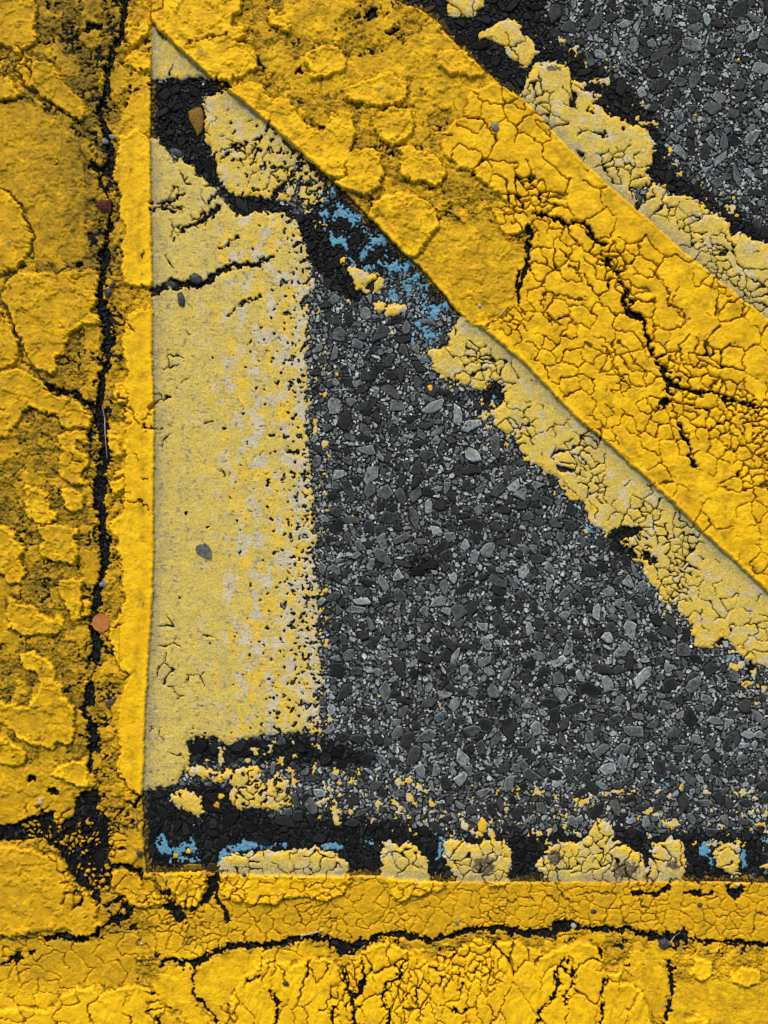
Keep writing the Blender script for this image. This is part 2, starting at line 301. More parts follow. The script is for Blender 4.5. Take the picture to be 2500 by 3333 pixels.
MAIN = [(8, T('A', '800,-100 800,60 790,250 720,320 715,430 690,520 690,620 640,720 670,820 700,900 710,960 700,1080 640,1100 600,1060')),
        (5, T('A', '640,1150 690,1240 715,1300 715,1400 690,1520 680,1659')),
        (11, T('D', '670,-20 660,180 640,270 680,400 700,540 690,620 700,720 660,790 650,920 640,980')),
        (13, T('D', '640,980 660,1100 670,1200 680,1300 650,1420 640,1540 650,1670')),
        (12, T('G', '650,-10 665,150 680,280 660,400')), (9, T('G', '660,400 640,520 620,640')),
        (12, T('G', '600,760 630,830 620,900 620,980')), (4, T('G', '620,980 610,1060 570,1130')),
        (9, T('G', '570,1130 575,1230 540,1300')), (14, T('G', '600,1390 610,1500')), (6, T('G', '540,1300 600,1400 590,1560 580,1659')),
        (4, T('J', '590,-5 630,110 600,170')),
        (2.5, T('J', '740,10 800,110 880,200')), (6, T('J', '830,240 870,250 900,205')),
        (10, T('J', '320,1105 400,1095 540,1110')), (3, T('J', '0,1115 200,1110 320,1105')), (6, T('J', '540,1110 620,1090 640,1050 670,1030')),
        (4, T('J', '670,1040 710,1080 880,1050 1000,1030 1070,1070')),
        (2.5, T('J', '880,1270 940,1245 1040,1245')), (5, T('J', '1040,1245 1270,1265 1400,1190')),
        (9, T('J', '1270,1265 1400,1190 1500,1160 1659,1155')),
        (3.5, T('J', '1250,1270 1240,1400 1250,1470 1380,1600 1400,1665')), (4, T('J', '1010,1600 1030,1665')),
        (7, T('J', '720,640 800,640 860,660 920,700')), (4, T('J', '920,700 990,740 1030,800')),
        (7, T('J', '1400,700 1400,860 1450,930 1460,1000')), (5, T('J', '20,1280 70,1240 130,1220')),
        (8, T('K', '-10,1170 130,1150 280,1112 420,1108 500,1130')), (14, T('K', '500,1130 560,1160 640,1165 700,1140')),
        (8, T('K', '700,1135 800,1100 870,1085')), (12, T('K', '870,1088 950,1090 1040,1105')), (7, T('K', '1040,1110 1120,1130 1200,1110 1300,1080 1480,1045')),
        (9, T('K', '1480,1050 1670,1055')), (17, T('K', '560,1190 600,1200')),
        (13, T('L', '0,1062 120,1080 270,1075')), (19, T('L', '310,1040 390,1020')), (8, T('L', '270,1075 400,1040 600,1050 780,1062 900,1102')),
        (14, T('L', '900,1100 1000,1105 1110,1090')), (6, T('L', '1110,1100 1250,1132 1450,1132')), (8, T('L', '1450,1132 1600,1150 1700,1170')),
        (3, T('L', '290,760 310,800 400,890 420,1000')), (2.2, T('L', '130,740 130,830 160,870')), (3, T('L', '420,830 560,815 650,830 700,820')),
        (7, T('L', '1020,1280 1040,1310')), (5, T('L', '1030,1300 1040,1400 1030,1500 1000,1620')),
        (4, T('L', '600,1370 590,1450 580,1665')), (3.5, T('L', '380,1240 400,1350 400,1400 350,1480 370,1550')), (4, T('L', '330,1240 290,1350 320,1400 260,1500 180,1580 180,1665')),
        (6, T('K', '570,1330 590,1420 620,1480 640,1560 650,1665')), (4, T('K', '100,1440 150,1520 140,1600 130,1665')), (4.5, T('K', '690,1260 710,1340 680,1440 650,1480')),
        (4, T('K', '950,1250 940,1340 840,1400 820,1500 850,1580 870,1665')), (6, T('K', '520,1540 500,1620 510,1665')), (5, T('K', '1280,1560 1330,1580 1360,1560')),
        (3, T('K', '1530,1240 1520,1340 1580,1380 1480,1480')), (3, T('K', '1060,1665 1070,1560 1120,1500 1230,1540 1270,1570')),
        (5, T('C', '150,1385 220,1390 350,1440 480,1440')), (4, T('C', '340,1440 400,1530 460,1590')), (3.5, T('C', '0,1310 60,1380')),
        (5, T('F', '590,20 680,110 735,250 735,330')), (6, T('F', '850,430 875,530 905,640')), (5, T('F', '1000,860 1030,910 960,980 925,1010')),
        (5, T('F', '1060,850 1190,880 1330,900 1430,950 1600,980 1700,990')), (3.5, T('F', '1040,940 1070,1050 1120,1130')),
        (4, T('F', '200,330 215,260 260,240 340,275 480,295')), (4, T('F', '230,370 280,430 330,455')), (3, T('F', '380,80 470,140 515,190')),
        (2, T('F', '700,560 760,640 850,740 880,780')), (2.2, T('F', '600,590 690,760 750,830')), (3, T('F', '900,100 980,180 1015,240 1010,330 1100,370 1140,420')),
        (5, T('F', '1080,1090 1110,1140 1190,1370')), (4, T('F', '1659,1060 1600,1140 1560,1200')), (4, T('F', '1600,1290 1659,1400 1600,1480 1659,1520')),
        (3, T('F', '40,320 100,390')), (5, T('F', '60,100 40,200 50,300')), (7, [(1725, 740), (1716, 850), (1704, 915), (1690, 945)]),
        (2.6, [(1690, 945), (1662, 1022), (1585, 1060)]),
        (9, T('D', '985,230 1050,210 1120,170')), (12, T('D', '1000,240 1090,190 1200,190 1290,185')), (8, T('D', '1290,190 1400,120 1500,70 1600,60 1670,70')),
        (5, T('E', '-10,70 60,40 100,20')), (3.5, T('A', '1390,1180 1440,1240 1520,1300')), (3, T('A', '1380,1170 1480,1250 1530,1280')),
        (6, T('A', '1420,1340 1350,1390 1300,1420 1230,1465 1190,1470')), (2.2, T('A', '1190,1470 1140,1500 1115,1540')),
        (1.8, T('A', '970,1305 1060,1310 1130,1290 1190,1260')), (1.8, T('A', '970,1355 1090,1340 1120,1370 1170,1320')),
        (3, T('B', '0,930 40,870 100,800')), (3.5, T('B', '130,1290 150,1230 240,1130 330,1050')), (2, T('A', '1370,1000 1480,950 1560,940')), (1.8, T('A', '1410,1040 1480,990 1560,950 1659,1060')),
        (2, T('A', '1530,1520 1420,1600')), (2.5, T('D', '1470,390 1560,310 1659,270')), (2.5, T('D', '930,1110 1040,1115')),
        (2.0, T('D', '830,970 880,1040 890,1085')), (2.0, T('D', '820,1580 900,1590 960,1620')), (2, T('G', '800,720 760,750 720,760')), (2, T('G', '800,1085 860,1045')),
        (2, T('D', '930,1440 930,1440 960,1440')), (3, T('A', '190,570 330,665 480,770 520,800')), (3, T('A', '0,672 100,662 160,632 220,640')),
        (2.0, T('A', '980,98 1040,60 1080,0')), (2.2, T('A', '1210,300 1300,260 1400,240 1470,240')), (5, T('A', '975,550 1150,520 1300,520 1400,520 1470,560')),
        (4, T('A', '0,1150 30,1220 140,1320 170,1420 220,1520 220,1659')), (3.5, T('D', '0,330 60,400 90,480 140,570 140,680 230,750 310,830 330,880')),
        (9, T('D', '320,850 400,880 440,890')), (8, T('D', '490,890 540,940 580,970')), (3, T('D', '150,1010 220,992 290,1020 380,1045'))]
def in_pale(p): return 505 < p[0] < 1010 and 280 < p[1] < 1400 and p[0] + 60 < 1500
keepw = lambda m: m[0] > 4.6 or in_pale(m[1][len(m[1]) // 2]) or (m[0] >= 3.5 and m[1][0][1] > 3080)
MAINW = [m for m in MAIN if keepw(m)]
THINW = [(m[0] * .35, m[1]) for m in MAIN if not keepw(m)]

# black tar coated road (no grey stone shows there)
TARP = [P('1330,1810 1400,1800 1430,1840 1400,1880 1340,1870'), P('1200,-200 1760,-200 1800,100 1950,200 2060,290 2150,390 2190,540 2300,620 2420,690 2560,800 2560,860 2350,760 2100,600 1700,340 1500,190 1300,40'),
        BLACK[0], BLACK[1], BLACK[2], BLACK[3],
        P('990,690 1040,640 1100,620 1250,760 1350,860 1330,900 1200,900 1190,1000 1150,990 1060,900 1000,800'),
        P('470,2570 560,2560 620,2540 740,2550 900,2650 1200,2650 1400,2690 1450,2720 1460,2860 1200,2860 480,2860'),
        P('600,2390 800,2400 1060,2395 1200,2440 1180,2500 900,2500 600,2480'),
        P('1460,2700 2500,2700 2500,2870 1400,2870'), P('1560,1230 1650,1230 1660,1320 1560,1320'),
        P('1960,1700 2100,1700 2150,1860 2000,1800')]

print('fields ...')
sd_pale = {k: sdpoly(v) for k, v in PALE.items()}
sd_paleU = np.full(X.shape, NEG, np.float32)
for k, (b, s) in sd_pale.items():
    np.maximum(sd_paleU[b], s, out=sd_paleU[b])
sd_high = {k: sdpoly(v[1]) for k, v in HIGH.items()}
sd_highU = np.full(X.shape, NEG, np.float32)
for k, (b, s) in sd_high.items():
    np.maximum(sd_highU[b], s, out=sd_highU[b])
sd_mid = union(MIDP)
sd_black = union(BLACK)
ln_main = lines(MAINW, WX + 5 * gnoise(X, Y, 18, 9), WY + 5 * gnoise(X, Y, 18, 10))
ln_thin = lines(THINW, WX + 5 * gnoise(X, Y, 18, 9), WY + 5 * gnoise(X, Y, 18, 10))
sd_tar = union(TARP)

# ------------------------------------------------------------------ crackle: one network, its spacing set by zone
def blob(x, y, r): return np.exp(-((X - x) ** 2 + (Y - y) ** 2) / (r * r))
rm = np.full(X.shape, math.log(95.0), np.float32)         # log spacing
wm = np.full(X.shape, 1.2, np.float32)                    # crack half width
pm = np.full(X.shape, 0.10, np.float32)                   # how much of the network is open
def setz(mask, r, w, p):
    global rm, wm, pm
    rm = rm * (1 - mask) + math.log(r) * mask
    wm = wm * (1 - mask) + w * mask
    pm = pm * (1 - mask) + p * mask
inside = lambda pts, f=12: (lambda b, s: (b, ss(-f, f, s)))(*sdpoly(pts))
def zone(pts, r, w, p):
    b, m = inside(pts); full = np.zeros(X.shape, np.float32); full[b] = m
    setz(full, r, w, p)
def bl(x, y, rad, r, w, p): setz(np.clip(blob(x, y, rad) * 1.6, 0, 1), r, w, p)
zone(D8, 58, 1.15, .80)
for a in [(1605, 380, 80, 92, 1.24, 0.68), (1800, 480, 70, 103, 0.99, 0.68), (1880, 610, 85, 138, 0.99, 0.72), (2010, 720, 70, 126, 0.99, 0.59), (2230, 950, 110, 172, 0.87, 0.51), (2440, 1180, 110, 172, 0.87, 0.59),
          (1840, 935, 60, 92, 1.61, 1.00), (1790, 1010, 50, 86, 1.61, 1.00), (1940, 880, 50, 69, 1.61, 1.00), (2050, 1160, 70, 97, 1.24, 0.77), (1700, 780, 30, 24, 2.56, 1.00),
          (1690, 640, 55, 22, 2.72, 1.00), (1770, 650, 55, 22, 2.72, 1.00), (2000, 860, 55, 20, 2.72, 1.00), (2040, 960, 45, 20, 2.56, 1.00),
          (1720, 1100, 70, 34, 0.99, 0.51), (1950, 1240, 60, 30, 0.93, 0.59), (1980, 1330, 60, 30, 0.74, 0.42), (2220, 1200, 80, 26, 2.56, 1.00),
          (2330, 1180, 50, 24, 2.56, 1.00), (2300, 1330, 90, 34, 2.56, 1.00), (2430, 1350, 90, 24, 2.56, 1.00), (2480, 1500, 110, 30, 1.74, 1.00),
          (1850, 1350, 50, 114, 0.74, 0.26), (2060, 1560, 60, 126, 0.74, 0.26), (2280, 1600, 80, 92, 0.74, 0.34), (2430, 1760, 80, 69, 0.74, 0.34)]:
    bl(*a)
for k in ('slow', 'uc', 'ud', 'ub', 'ua', 'apex'):
    zone(PALE[k], 90, 1.0, .30)
for a in [(1560, 1190, 55, 17, 1.5, 1), (1630, 1230, 37, 22, 1.3, .9), (1690, 1400, 55, 21, 1.4, .9), (1880, 1500, 62, 19, 1.5, 1), (1950, 1590, 44, 22, 1.3, .9), (1940, 1430, 37, 26, 1.4, .8),
          (2100, 1690, 59, 20, 1.6, 1), (2060, 1770, 44, 16, 2.2, 1), (2230, 1760, 59, 26, 1.4, .9), (2210, 1850, 51, 22, 1.3, .9), (2200, 1930, 51, 18, 1.2, .9), (2330, 1980, 51, 26, 1.1, .8), (2470, 2060, 51, 26, 1.3, .9), (2120, 1650, 44, 22, 1.5, .9),
          (1740, 330, 51, 20, 1.5, 1), (1860, 320, 37, 22, 1.3, .9), (1800, 400, 33, 24, 1.6, 1), (1930, 440, 40, 30, 1.5, .9), (2000, 540, 55, 20, 1.5, 1), (2090, 580, 37, 22, 1.6, 1), (2250, 730, 59, 24, 1.5, .95), (2330, 800, 51, 22, 1.2, .9), (2350, 900, 66, 26, 1.2, .8), (2450, 960, 59, 24, 1.3, .9), (2150, 650, 44, 26, 2.0, .9),
          (1700, 140, 44, 34, 1.5, .8), (1520, 30, 37, 34, 1.4, .8), (1220, 920, 37, 22, 1.4, .9),
          (930, 590, 40, 16, 1.6, 1), (985, 640, 37, 18, 1.8, .9), (830, 500, 33, 30, 1.4, .8), (1010, 600, 22, 18, 1.6, 1),
          # little webs on the long pale band
          (590, 600, 34, 13, 1.2, .9), (560, 670, 30, 12, 1.2, .9), (580, 760, 26, 12, 1.2, .8), (650, 710, 30, 14, 1.0, .7), (700, 590, 26, 12, 1.3, .9), (730, 640, 22, 12, 1.4, .9),
          (585, 1140, 30, 14, 1.2, .8), (580, 1225, 32, 13, 1.3, .9), (530, 1305, 28, 12, 1.2, .8), (660, 1360, 22, 11, 1.1, .8), (560, 1450, 26, 13, 1.2, .8), (540, 860, 26, 14, 1.2, .8),
          (545, 2030, 24, 11, 1.4, .9), (550, 2090, 26, 12, 1.4, .9), (545, 2150, 26, 12, 1.3, .9), (540, 2200, 24, 13, 1.3, .9), (575, 2250, 26, 14, 1.3, .9), (620, 2210, 20, 11, 1.2, .9), (680, 2080, 22, 11, 1.2, .9), (660, 2210, 18, 10, 1.1, .8), (550, 2380, 22, 12, 1.2, .8), (580, 2510, 40, 20, 1.4, .8), (540, 2140, 16, 11, 1.4, .9)]:
    bl(*a)
zone(P('470,2850 1200,2860 2560,2880 2560,3060 2100,3020 1250,3040 700,3080 480,3100'), 52, .62, .80)
bl(1050, 2990, 70, 18, .7, .9); bl(1600, 2980, 60, 22, .7, .9); bl(2080, 2930, 60, 15, .9, 1); bl(2400, 2930, 100, 34, .9, .9); bl(640, 3010, 80, 18, .9, .9); bl(1300, 2960, 50, 26, .7, .8); bl(1850, 3000, 50, 20, .7, .9)
bl(950, 2990, 60, 50, 1, .6); bl(2000, 2990, 60, 60, 1, .7)
zone(T('J', '0,1100 700,1100 880,1060 880,1400 0,1560'), 46, .75, .8)
for a in [(350, 2700, 60, 14, 3, 1), (560, 2970, 60, 24, 1.6, .9), (330, 2850, 80, 22, 2.2, 1), (270, 2880, 60, 20, 3, 1), (440, 2900, 80, 34, 1.4, .8), (80, 3090, 60, 28, 1.6, .9)]: bl(*a)
bl(290, 2760, 90, 17, 2.5, 1); bl(150, 2690, 60, 14, 2.5, 1)
zone([(0, 3240), (500, 3240), (520, 3400), (-70, 3400)], 75, 1.8, .6)
zone(HIGH['b1'][1], 66, 2.4, .75)
for a in [(930, 3260, 90, 150, 1.6, .5), (1220, 3300, 60, 110, 1.6, .4), (1420, 3300, 70, 110, 1.6, .6), (1530, 3230, 60, 60, 2.2, .9), (1740, 3240, 90, 160, 1.4, .5), (1880, 3220, 60, 110, 1.6, .7), (2010, 3290, 80, 130, 1.3, .6),
          (1120, 3200, 50, 26, 3.4, 1), (1330, 3220, 50, 30, 3.2, 1), (1310, 3280, 50, 24, 3, 1), (1450, 3160, 50, 26, 3, 1), (1560, 3150, 70, 26, 2.6, .9), (1820, 3190, 30, 34, 3, 1), (520, 3250, 45, 30, 3.2, 1), (760, 3300, 40, 26, 3, 1), (900, 3140, 60, 34, 2, .9), (1130, 3280, 40, 30, 3, 1)]: bl(*a)
for k in ('crescent', 'blob', 'oval', 'c1', 'c2', 'c3', 'c4', 'c5', 'c6'):
    zone(PALE[k], 32, 1.1, .6)
zone(T('D', '0,0 980,0 980,1659 0,1659'), 110, 1.3, .25)
bl(60, 205, 60, 24, 2, .9); bl(1130, 440, 50, 60, 1, .3)
# anisotropy: cells stretched down the page in the lower field, along the stripe in D8
def lookup(arr, x, y):
    i = min(NY - 1, max(0, int(np.searchsorted(AY, y)))); j = min(NX - 1, max(0, int(np.searchsorted(AX, x))))
    return float(arr[i, j])
seeds = []
occ = np.zeros((360, 290), bool); OP = 13.0; OX0, OY0 = -640, -640
occ_y, occ_x = np.mgrid[0:360, 0:290]
occf = np.zeros((1500, 1250), bool); FP = 3.2
def darts(tries, lo, hi):
    xs = rng.uniform(-600, 3100, tries); ys = rng.uniform(-600, 3930, tries)
    ii = np.clip(np.searchsorted(AY, ys), 0, NY - 1); jj = np.clip(np.searchsorted(AX, xs), 0, NX - 1)
    rr = np.exp(rm[ii, jj])
    for x, y, r in zip(xs, ys, rr):
        if not (lo <= r < hi): continue
        a, b = int((y + 620) / FP), int((x + 620) / FP)
        if a < 0 or b < 0 or a >= 1500 or b >= 1250 or occf[a, b]: continue
        r *= math.exp(rng.normal(0, .30)); q = max(2, int(r * 0.62 / FP)); y0, y1, x0, x1 = max(0, a - q), a + q + 1, max(0, b - q), b + q + 1
        sub = occf[y0:y1, x0:x1]
        gy = np.arange(y0, y0 + sub.shape[0])[:, None] - a; gx_ = np.arange(x0, x0 + sub.shape[1])[None] - b
        sub |= (gy * gy + gx_ * gx_) <= q * q
        seeds.append((x, y, r))
darts(9000, 60, 999); darts(60000, 28, 60); darts(130000, 18, 28); darts(170000, 5, 18)
print('seeds', len(seeds))
CXw = X + 9 * gnoise(X, Y, 40, 21) + 5 * gnoise(X, Y, 14, 22)
CYw = Y + 9 * gnoise(X, Y, 40, 23) + 5 * gnoise(X, Y, 14, 24)
F1 = np.full(X.shape, 1e4, np.float32); F2 = F1.copy(); ID = np.zeros(X.shape, np.int32); ID2 = ID.copy()
for n, (x, y, r) in enumerate(seeds):
    R = max(4.0 * r, 70) + 12
    if y > 3120 and x > 700: ux, uy, e = 1.0, 0.0, 2.1       # squeeze across x
    elif y > 3040 and x < 500: ux, uy, e = 0.0, 1.0, 1.3
    elif x > 1500 and 300 < y < 2200: ux, uy, e = 0.66, -0.75, 1.25
    else: ux, uy, e = 1, 0, 1
    b = box([(x - R, y - R), (x + R, y + R)], 0)
    if b[0].start >= b[0].stop or b[1].start >= b[1].stop: continue
    dx, dy = CXw[b] - x, CYw[b] - y
    p_ = (dx * ux + dy * uy) * e; q_ = (-dx * uy + dy * ux)
    d = np.sqrt(p_ * p_ + q_ * q_)
    f1, f2, idd, id2 = F1[b], F2[b], ID[b], ID2[b]
    near = d < f1; sec = (~near) & (d < f2)
    np.copyto(id2, idd, where=near); np.copyto(id2, n, where=sec)
    np.copyto(f2, np.where(near, f1, np.minimum(f2, d)))
    np.copyto(idd, n, where=near); np.copyto(f1, d, where=near)
edge = (F2 - F1) * 0.5
openm = ss(0.02, 0.25, pm + 0.55 * gnoise(X, Y, 60, 31) - 0.42 + 0.4 * pm)
openm = np.clip(openm, 0, 1)
def pairhash(a, b):
    a = a.astype(np.int64); b = b.astype(np.int64)
    lo, hi_ = np.minimum(a, b), np.maximum(a, b)
    return (((lo * 73856093) ^ (hi_ * 19349663)) % 1009) / 1009.0
PH = pairhash(ID, ID2).astype(np.float32)
hth = .32 - .18 * ss(.5, .98, pm)
hid = PH < hth                                            # these joints never opened
PH = np.where(hid, 0, (PH - hth) / (1 - hth))
wn = wm * .60 * (.40 + 1.3 * PH * PH) * (1 + 0.9 * gnoise(X, Y, 40, 33)) * openm
openm = openm * ~hid
# merge cells over closed joints
par = list(range(len(seeds)))
def find(a):
    while par[a] != a: par[a] = par[par[a]]; a = par[a]
    return a
sel = hid & (edge < 3)
for a, b_ in np.unique(np.stack([ID[sel], ID2[sel]], 1), axis=0):
    par[find(int(a))] = find(int(b_))
MID = np.array([find(i) for i in range(len(seeds))], np.int32)[ID]
crackle = (1 - ss(wn * 0.55, wn + 1.9, edge)) * (openm > 0.08)
thinc = (1 - ss(-.6, 2.4, ln_thin + 1.6 * gnoise(X, Y, 24, 39)))
crackle *= np.clip(.36 + wn * .5 + .3 * (sd_fresh < 0), 0, 1)
crackle = np.maximum(crackle, thinc * .85)
mainc = 1 - ss(-1.0, 3.0, ln_main + 5.0 * gnoise(X, Y, 22, 35) + 4.5 * gnoise(X, Y, 9, 36) - 12 * np.maximum(gnoise(X, Y, 60, 38), 0) * (X < 450) * (Y < 2550))
blk = ss(-1.5, 2.5, sd_black + 5 * gnoise(X, Y, 13, 37))

# ------------------------------------------------------------------ coverage
crumb = np.zeros(X.shape, np.float32)
for pts in [T('J', '140,360 330,370 430,400 440,440 640,240 660,300 640,360 640,500 560,610 460,590 430,520 340,470 160,440'), T('J', '500,630 710,640 700,780 620,800 500,740'), T('J', '700,890 800,870 820,950 720,960'), T('L', '1320,740 1480,740 1500,800 1400,840')]:
    b, m = inside(pts, 8); crumb[b] = np.maximum(crumb[b], m)
# crumbs: small cells left standing in the black break
cc = (edge > 2.6) & (((ID * 7919) % 10) < 6)
crumb *= cc
blk = np.where(crumb > .5, 0, blk); mainc = np.where(crumb > .5, 0, mainc)
nA = gnoise(X, Y, 9, 41); nB = gnoise(X, Y, 22, 42); nC = fbm(X, Y, 60, 43, 3); nD = fbm(X, Y, 16, 45, 2); nE = gnoise(X, Y, 6, 46)
freshc = ss(-3, 3, sd_fresh + 0 * nA)
spray = ss(-26, 0, sd_fresh + 7 * nA + 5 * nE)          # overspray on the road beside the line
pits = np.zeros(X.shape, np.float32)                     # stones and holes showing in the worn right side of the band
b, s = sd_pale['band']
bandx = X[b]
t = gnoise(X[b] * 1.15 + Y[b] * .35, Y[b], 25, 51) + .55 * gnoise(X[b], Y[b], 11, 52)
lim = .95 - 0.56 * ss(700, 1060, bandx) - .12 * ss(2250, 2400, Y[b]) - .25 * ss(30, 0, s)
t2 = gnoise(X[b], Y[b] * .9, 12, 53) + .3 * gnoise(X[b], Y[b], 6, 54)
lim2 = .93 - .55 * ss(800, 1050, bandx)
pits[b] = np.maximum(ss(lim, lim + .09, t) * (bandx > 560), ss(lim2, lim2 + .09, t2) * (bandx > 800))
# pale paint coverage; ragged, flecked outer edges
flk = fbm(X, Y, 30, 55, 3)
pale = ss(-2, 2, sd_paleU + 7 * nD + 3 * nA)
zone_fl = np.zeros(X.shape, np.float32)
for pts, amt in [(P('880,2500 1100,2500 1500,2540 1900,2560 2560,2540 2560,2770 1450,2750 1200,2710 950,2680'), .74), (P('960,2560 1400,2560 1420,2700 1000,2680'), .84), (P('2250,2050 2330,2130 2420,2260 2560,2400 2560,2200 2400,2100'), .86), (P('1010,880 1085,900 1085,2380 1010,2380'), .70), (P('1130,850 1330,960 1340,1110 1200,1090 1080,990'), .62), (P('1750,60 2000,200 2200,450 2350,600 2560,720 2560,820 2300,700 2100,480 1900,280 1740,180'), .66),
                 (P('1380,1140 1660,1320 1700,1420 1900,1600 2000,1790 2250,2080 2560,2260 2560,2330 2350,2220 2100,1960 1880,1720 1680,1500 1360,1230'), .62),
                 (P('620,2410 1050,2400 1160,2520 950,2600 860,2520 620,2480'), .74), (P('380,2590 700,2600 900,2700 700,2760'), .35)]:
    b, m = inside(pts, 25); zone_fl[b] = np.maximum(zone_fl[b], m * amt)
flecks = ss(.0, .08, fbm(X, Y, 34, 61, 4, .62) - .60 + .55 * zone_fl + .18 * gnoise(X, Y, 120, 64)) * (zone_fl > .05)
flecks *= 1 - ss(-3, 3, sd_fresh)
pale = np.maximum(pale * (1 - pits), flecks)
gap = np.maximum(np.maximum(crackle, mainc), blk)
chips = ss(.02, .12, gnoise(X, Y, 12, 66) + .4 * gnoise(X, Y, 6, 67) + .35 * gnoise(X, Y, 60, 68) - .12)


# terraces under the fresh coat
D8F = np.full(X.shape, NEG, np.float32); b, s = sdpoly(D8); D8F[b] = s
isl = fbm(X, Y, 95, 71, 4, .55) + .10 * nB
sd_isl = (isl - .10) * 120
hi = ss(-4, 4, sd_highU)
mid = ss(-4, 4, np.maximum(sd_mid, sd_isl))
# small raised leftovers between the slabs
isl2 = fbm(X, Y, 34, 75, 3, .6)
mid2 = ss(.12, .20, isl2) * (1 - mid) * .7
def lumps(s, seed):
    rr = np.random.default_rng(seed)
    return gnoise(X, Y, s, seed)
L1_ = np.abs(gnoise(X, Y, 19, 81)); L2_ = np.abs(gnoise(X, Y, 10, 82)); L3_ = gnoise(X, Y, 6.5, 83)
c1 = np.exp(-L1_ / .10); c2 = np.exp(-L2_ / .12); c0 = np.exp(-np.abs(gnoise(X + 6 * N10x, Y, 42, 88)) / .06)
crease = np.clip(c1 * .9 + c2 * .6 + c0 * 1.0, 0, 1.6)
rough = 6.0 - crease * 3.8 + L3_ * 1.3 + 4 * gnoise(X, Y, 45, 84) + 2.6 * ss(-.02, .02, gnoise(X + 5 * N10x, Y, 40, 181)) + 2.2 * ss(-.02, .02, gnoise(X, Y + 5 * N10y, 27, 182) - .1)
smoothn = 1.6 * gnoise(X, Y, 40, 85) + .8 * gnoise(X, Y, 14, 86) + .35 * gnoise(X, Y, 6, 87)
apexm = freshc * (X > 500) * (1 - ss(-20, 10, D8F)) * (Y < 1300)
terr = 3.0 + rough * (1 - (.93 - .26 * apexm) * hi) * (1 - .72 * mid * (1 - hi)) + 5.5 * np.maximum(mid, mid2) * (1 - hi) + 15.0 * hi + smoothn * (.5 + .5 * hi)
lay1 = fbm(X + 5 * N10x, Y + 5 * N10y, 88, 161, 4, .6); lay2 = fbm(X + 5 * N10x, Y + 5 * N10y, 64, 165, 4, .6)
layer = ss(.03, .055, lay1) * 3.6 + ss(.10, .125, lay2) * 3.0
notd8 = 1 - ss(-20, 10, D8F)
stripm = ((X > 392) & (X < 506) & (Y > 400) & (Y < 2600)) * 1.0
terr += layer * hi * (.35 + .65 * notd8) * (Y < 3050) * (1 - .85 * stripm) + layer * .8 * mid * (1 - hi) * notd8 * (Y < 2830)
fold = np.abs(gnoise(X + 10 * N30x, Y * .30, 26, 171)); fold2 = np.abs(gnoise(X + 6 * N30x, Y * .4, 13, 172))
lowz = ss(3070, 3120, Y + 40 * nB) * (X > 300)
terr += lowz * hi * (6.0 * np.minimum(fold, .5) + 3.0 * np.minimum(fold2, .5) - 2)
terr += 1.9 * np.exp(-((sd_highU - 7) / 6.0) ** 2) * hi                    # lifted rims
# each cracked cell domes and tips a little
h1 = ((MID * 2654435761) % 1000) / 1000.0
h2 = ((ID * 40503 + 7) % 1000) / 1000.0
h3 = ((ID * 92821 + 3) % 1000) / 1000.0
cw = ss(.3, .8, pm) * openm
cell = cw * np.clip((wm / 2.3) ** 1.5, .12, 1.2) * (.7 + .3 * (1 - freshc)) * (5.0 * (ss(-2, 13, edge) - .8) + (h1 - .5) * 3.0)
palez = 7.5 + smoothn * .7 - 3.5 * (1 - ss(0, 16, sd_paleU)) + 0.8 * cell + .5 * nE
roadz = -2.5 + 2.2 * nD + 1.6 * nE + 1.5 * gnoise(X, Y, 30, 91)
paint_f = freshc
fe0 = sd_fresh + 4 * nB
bead = 2.6 * np.exp(-((fe0 - 7) / 5.0) ** 2) * (sd_fresh > -2) * (.6 + hi * .4)
terr = terr + bead
hpaint = np.where(freshc > .5, terr + cell * (.35 + .65 * hi), palez)
cov = np.maximum(freshc, pale)
# the old slab edge carries through beneath the fresh coat
bl_ = ss(-3.0, 3.0, sd_fresh)
both = (sd_paleU > 0)
hpaint = np.where(both, terr * bl_ + palez * (1 - bl_) + cell * .5 * bl_, hpaint)
thin = flecks * (1 - ss(-2, 2, sd_paleU))
covz = np.where(thin > .3, .35, 1.0)
Z = roadz * (1 - cov) + (hpaint * covz) * cov
depth = -5.0 + 1.6 * nE
rough_low = (1 - hi) * (1 - mid) * freshc
gapd = gap * np.where(mainc + blk > .5, 1.0, .85 * (1 - .35 * rough_low))
Z = Z * (1 - gapd) + np.minimum(Z, depth) * gapd
lowm = (1 - hi) * (1 - .75 * mid) * freshc
rub = np.clip(1.5 * np.exp(-((X - 325) / 55) ** 2) * (Y < 2600) + np.exp(-((X - 230) / 120) ** 2) * (Y < 620) * .8 + np.exp(-((Y - 3075) / 34) ** 2) * .6 * (X > 400), 0, 1)
spk = .55 * gnoise(X * .8, Y, 9, 131) + .6 * gnoise(X, Y * .8, 17, 132) + .65 * gnoise(X, Y, 70, 133) + .28 * (crease - .5)
bare = ss(.66, .78, spk + .20 * lowm * (1 + rub) + .10 * rub) * freshc * (1 - hi * .85) * np.clip(lowm + .25 * rub + .08, 0, 1)
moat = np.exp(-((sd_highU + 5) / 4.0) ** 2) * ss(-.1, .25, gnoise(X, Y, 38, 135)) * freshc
Z -= bare * 4.0 + moat * 4.5
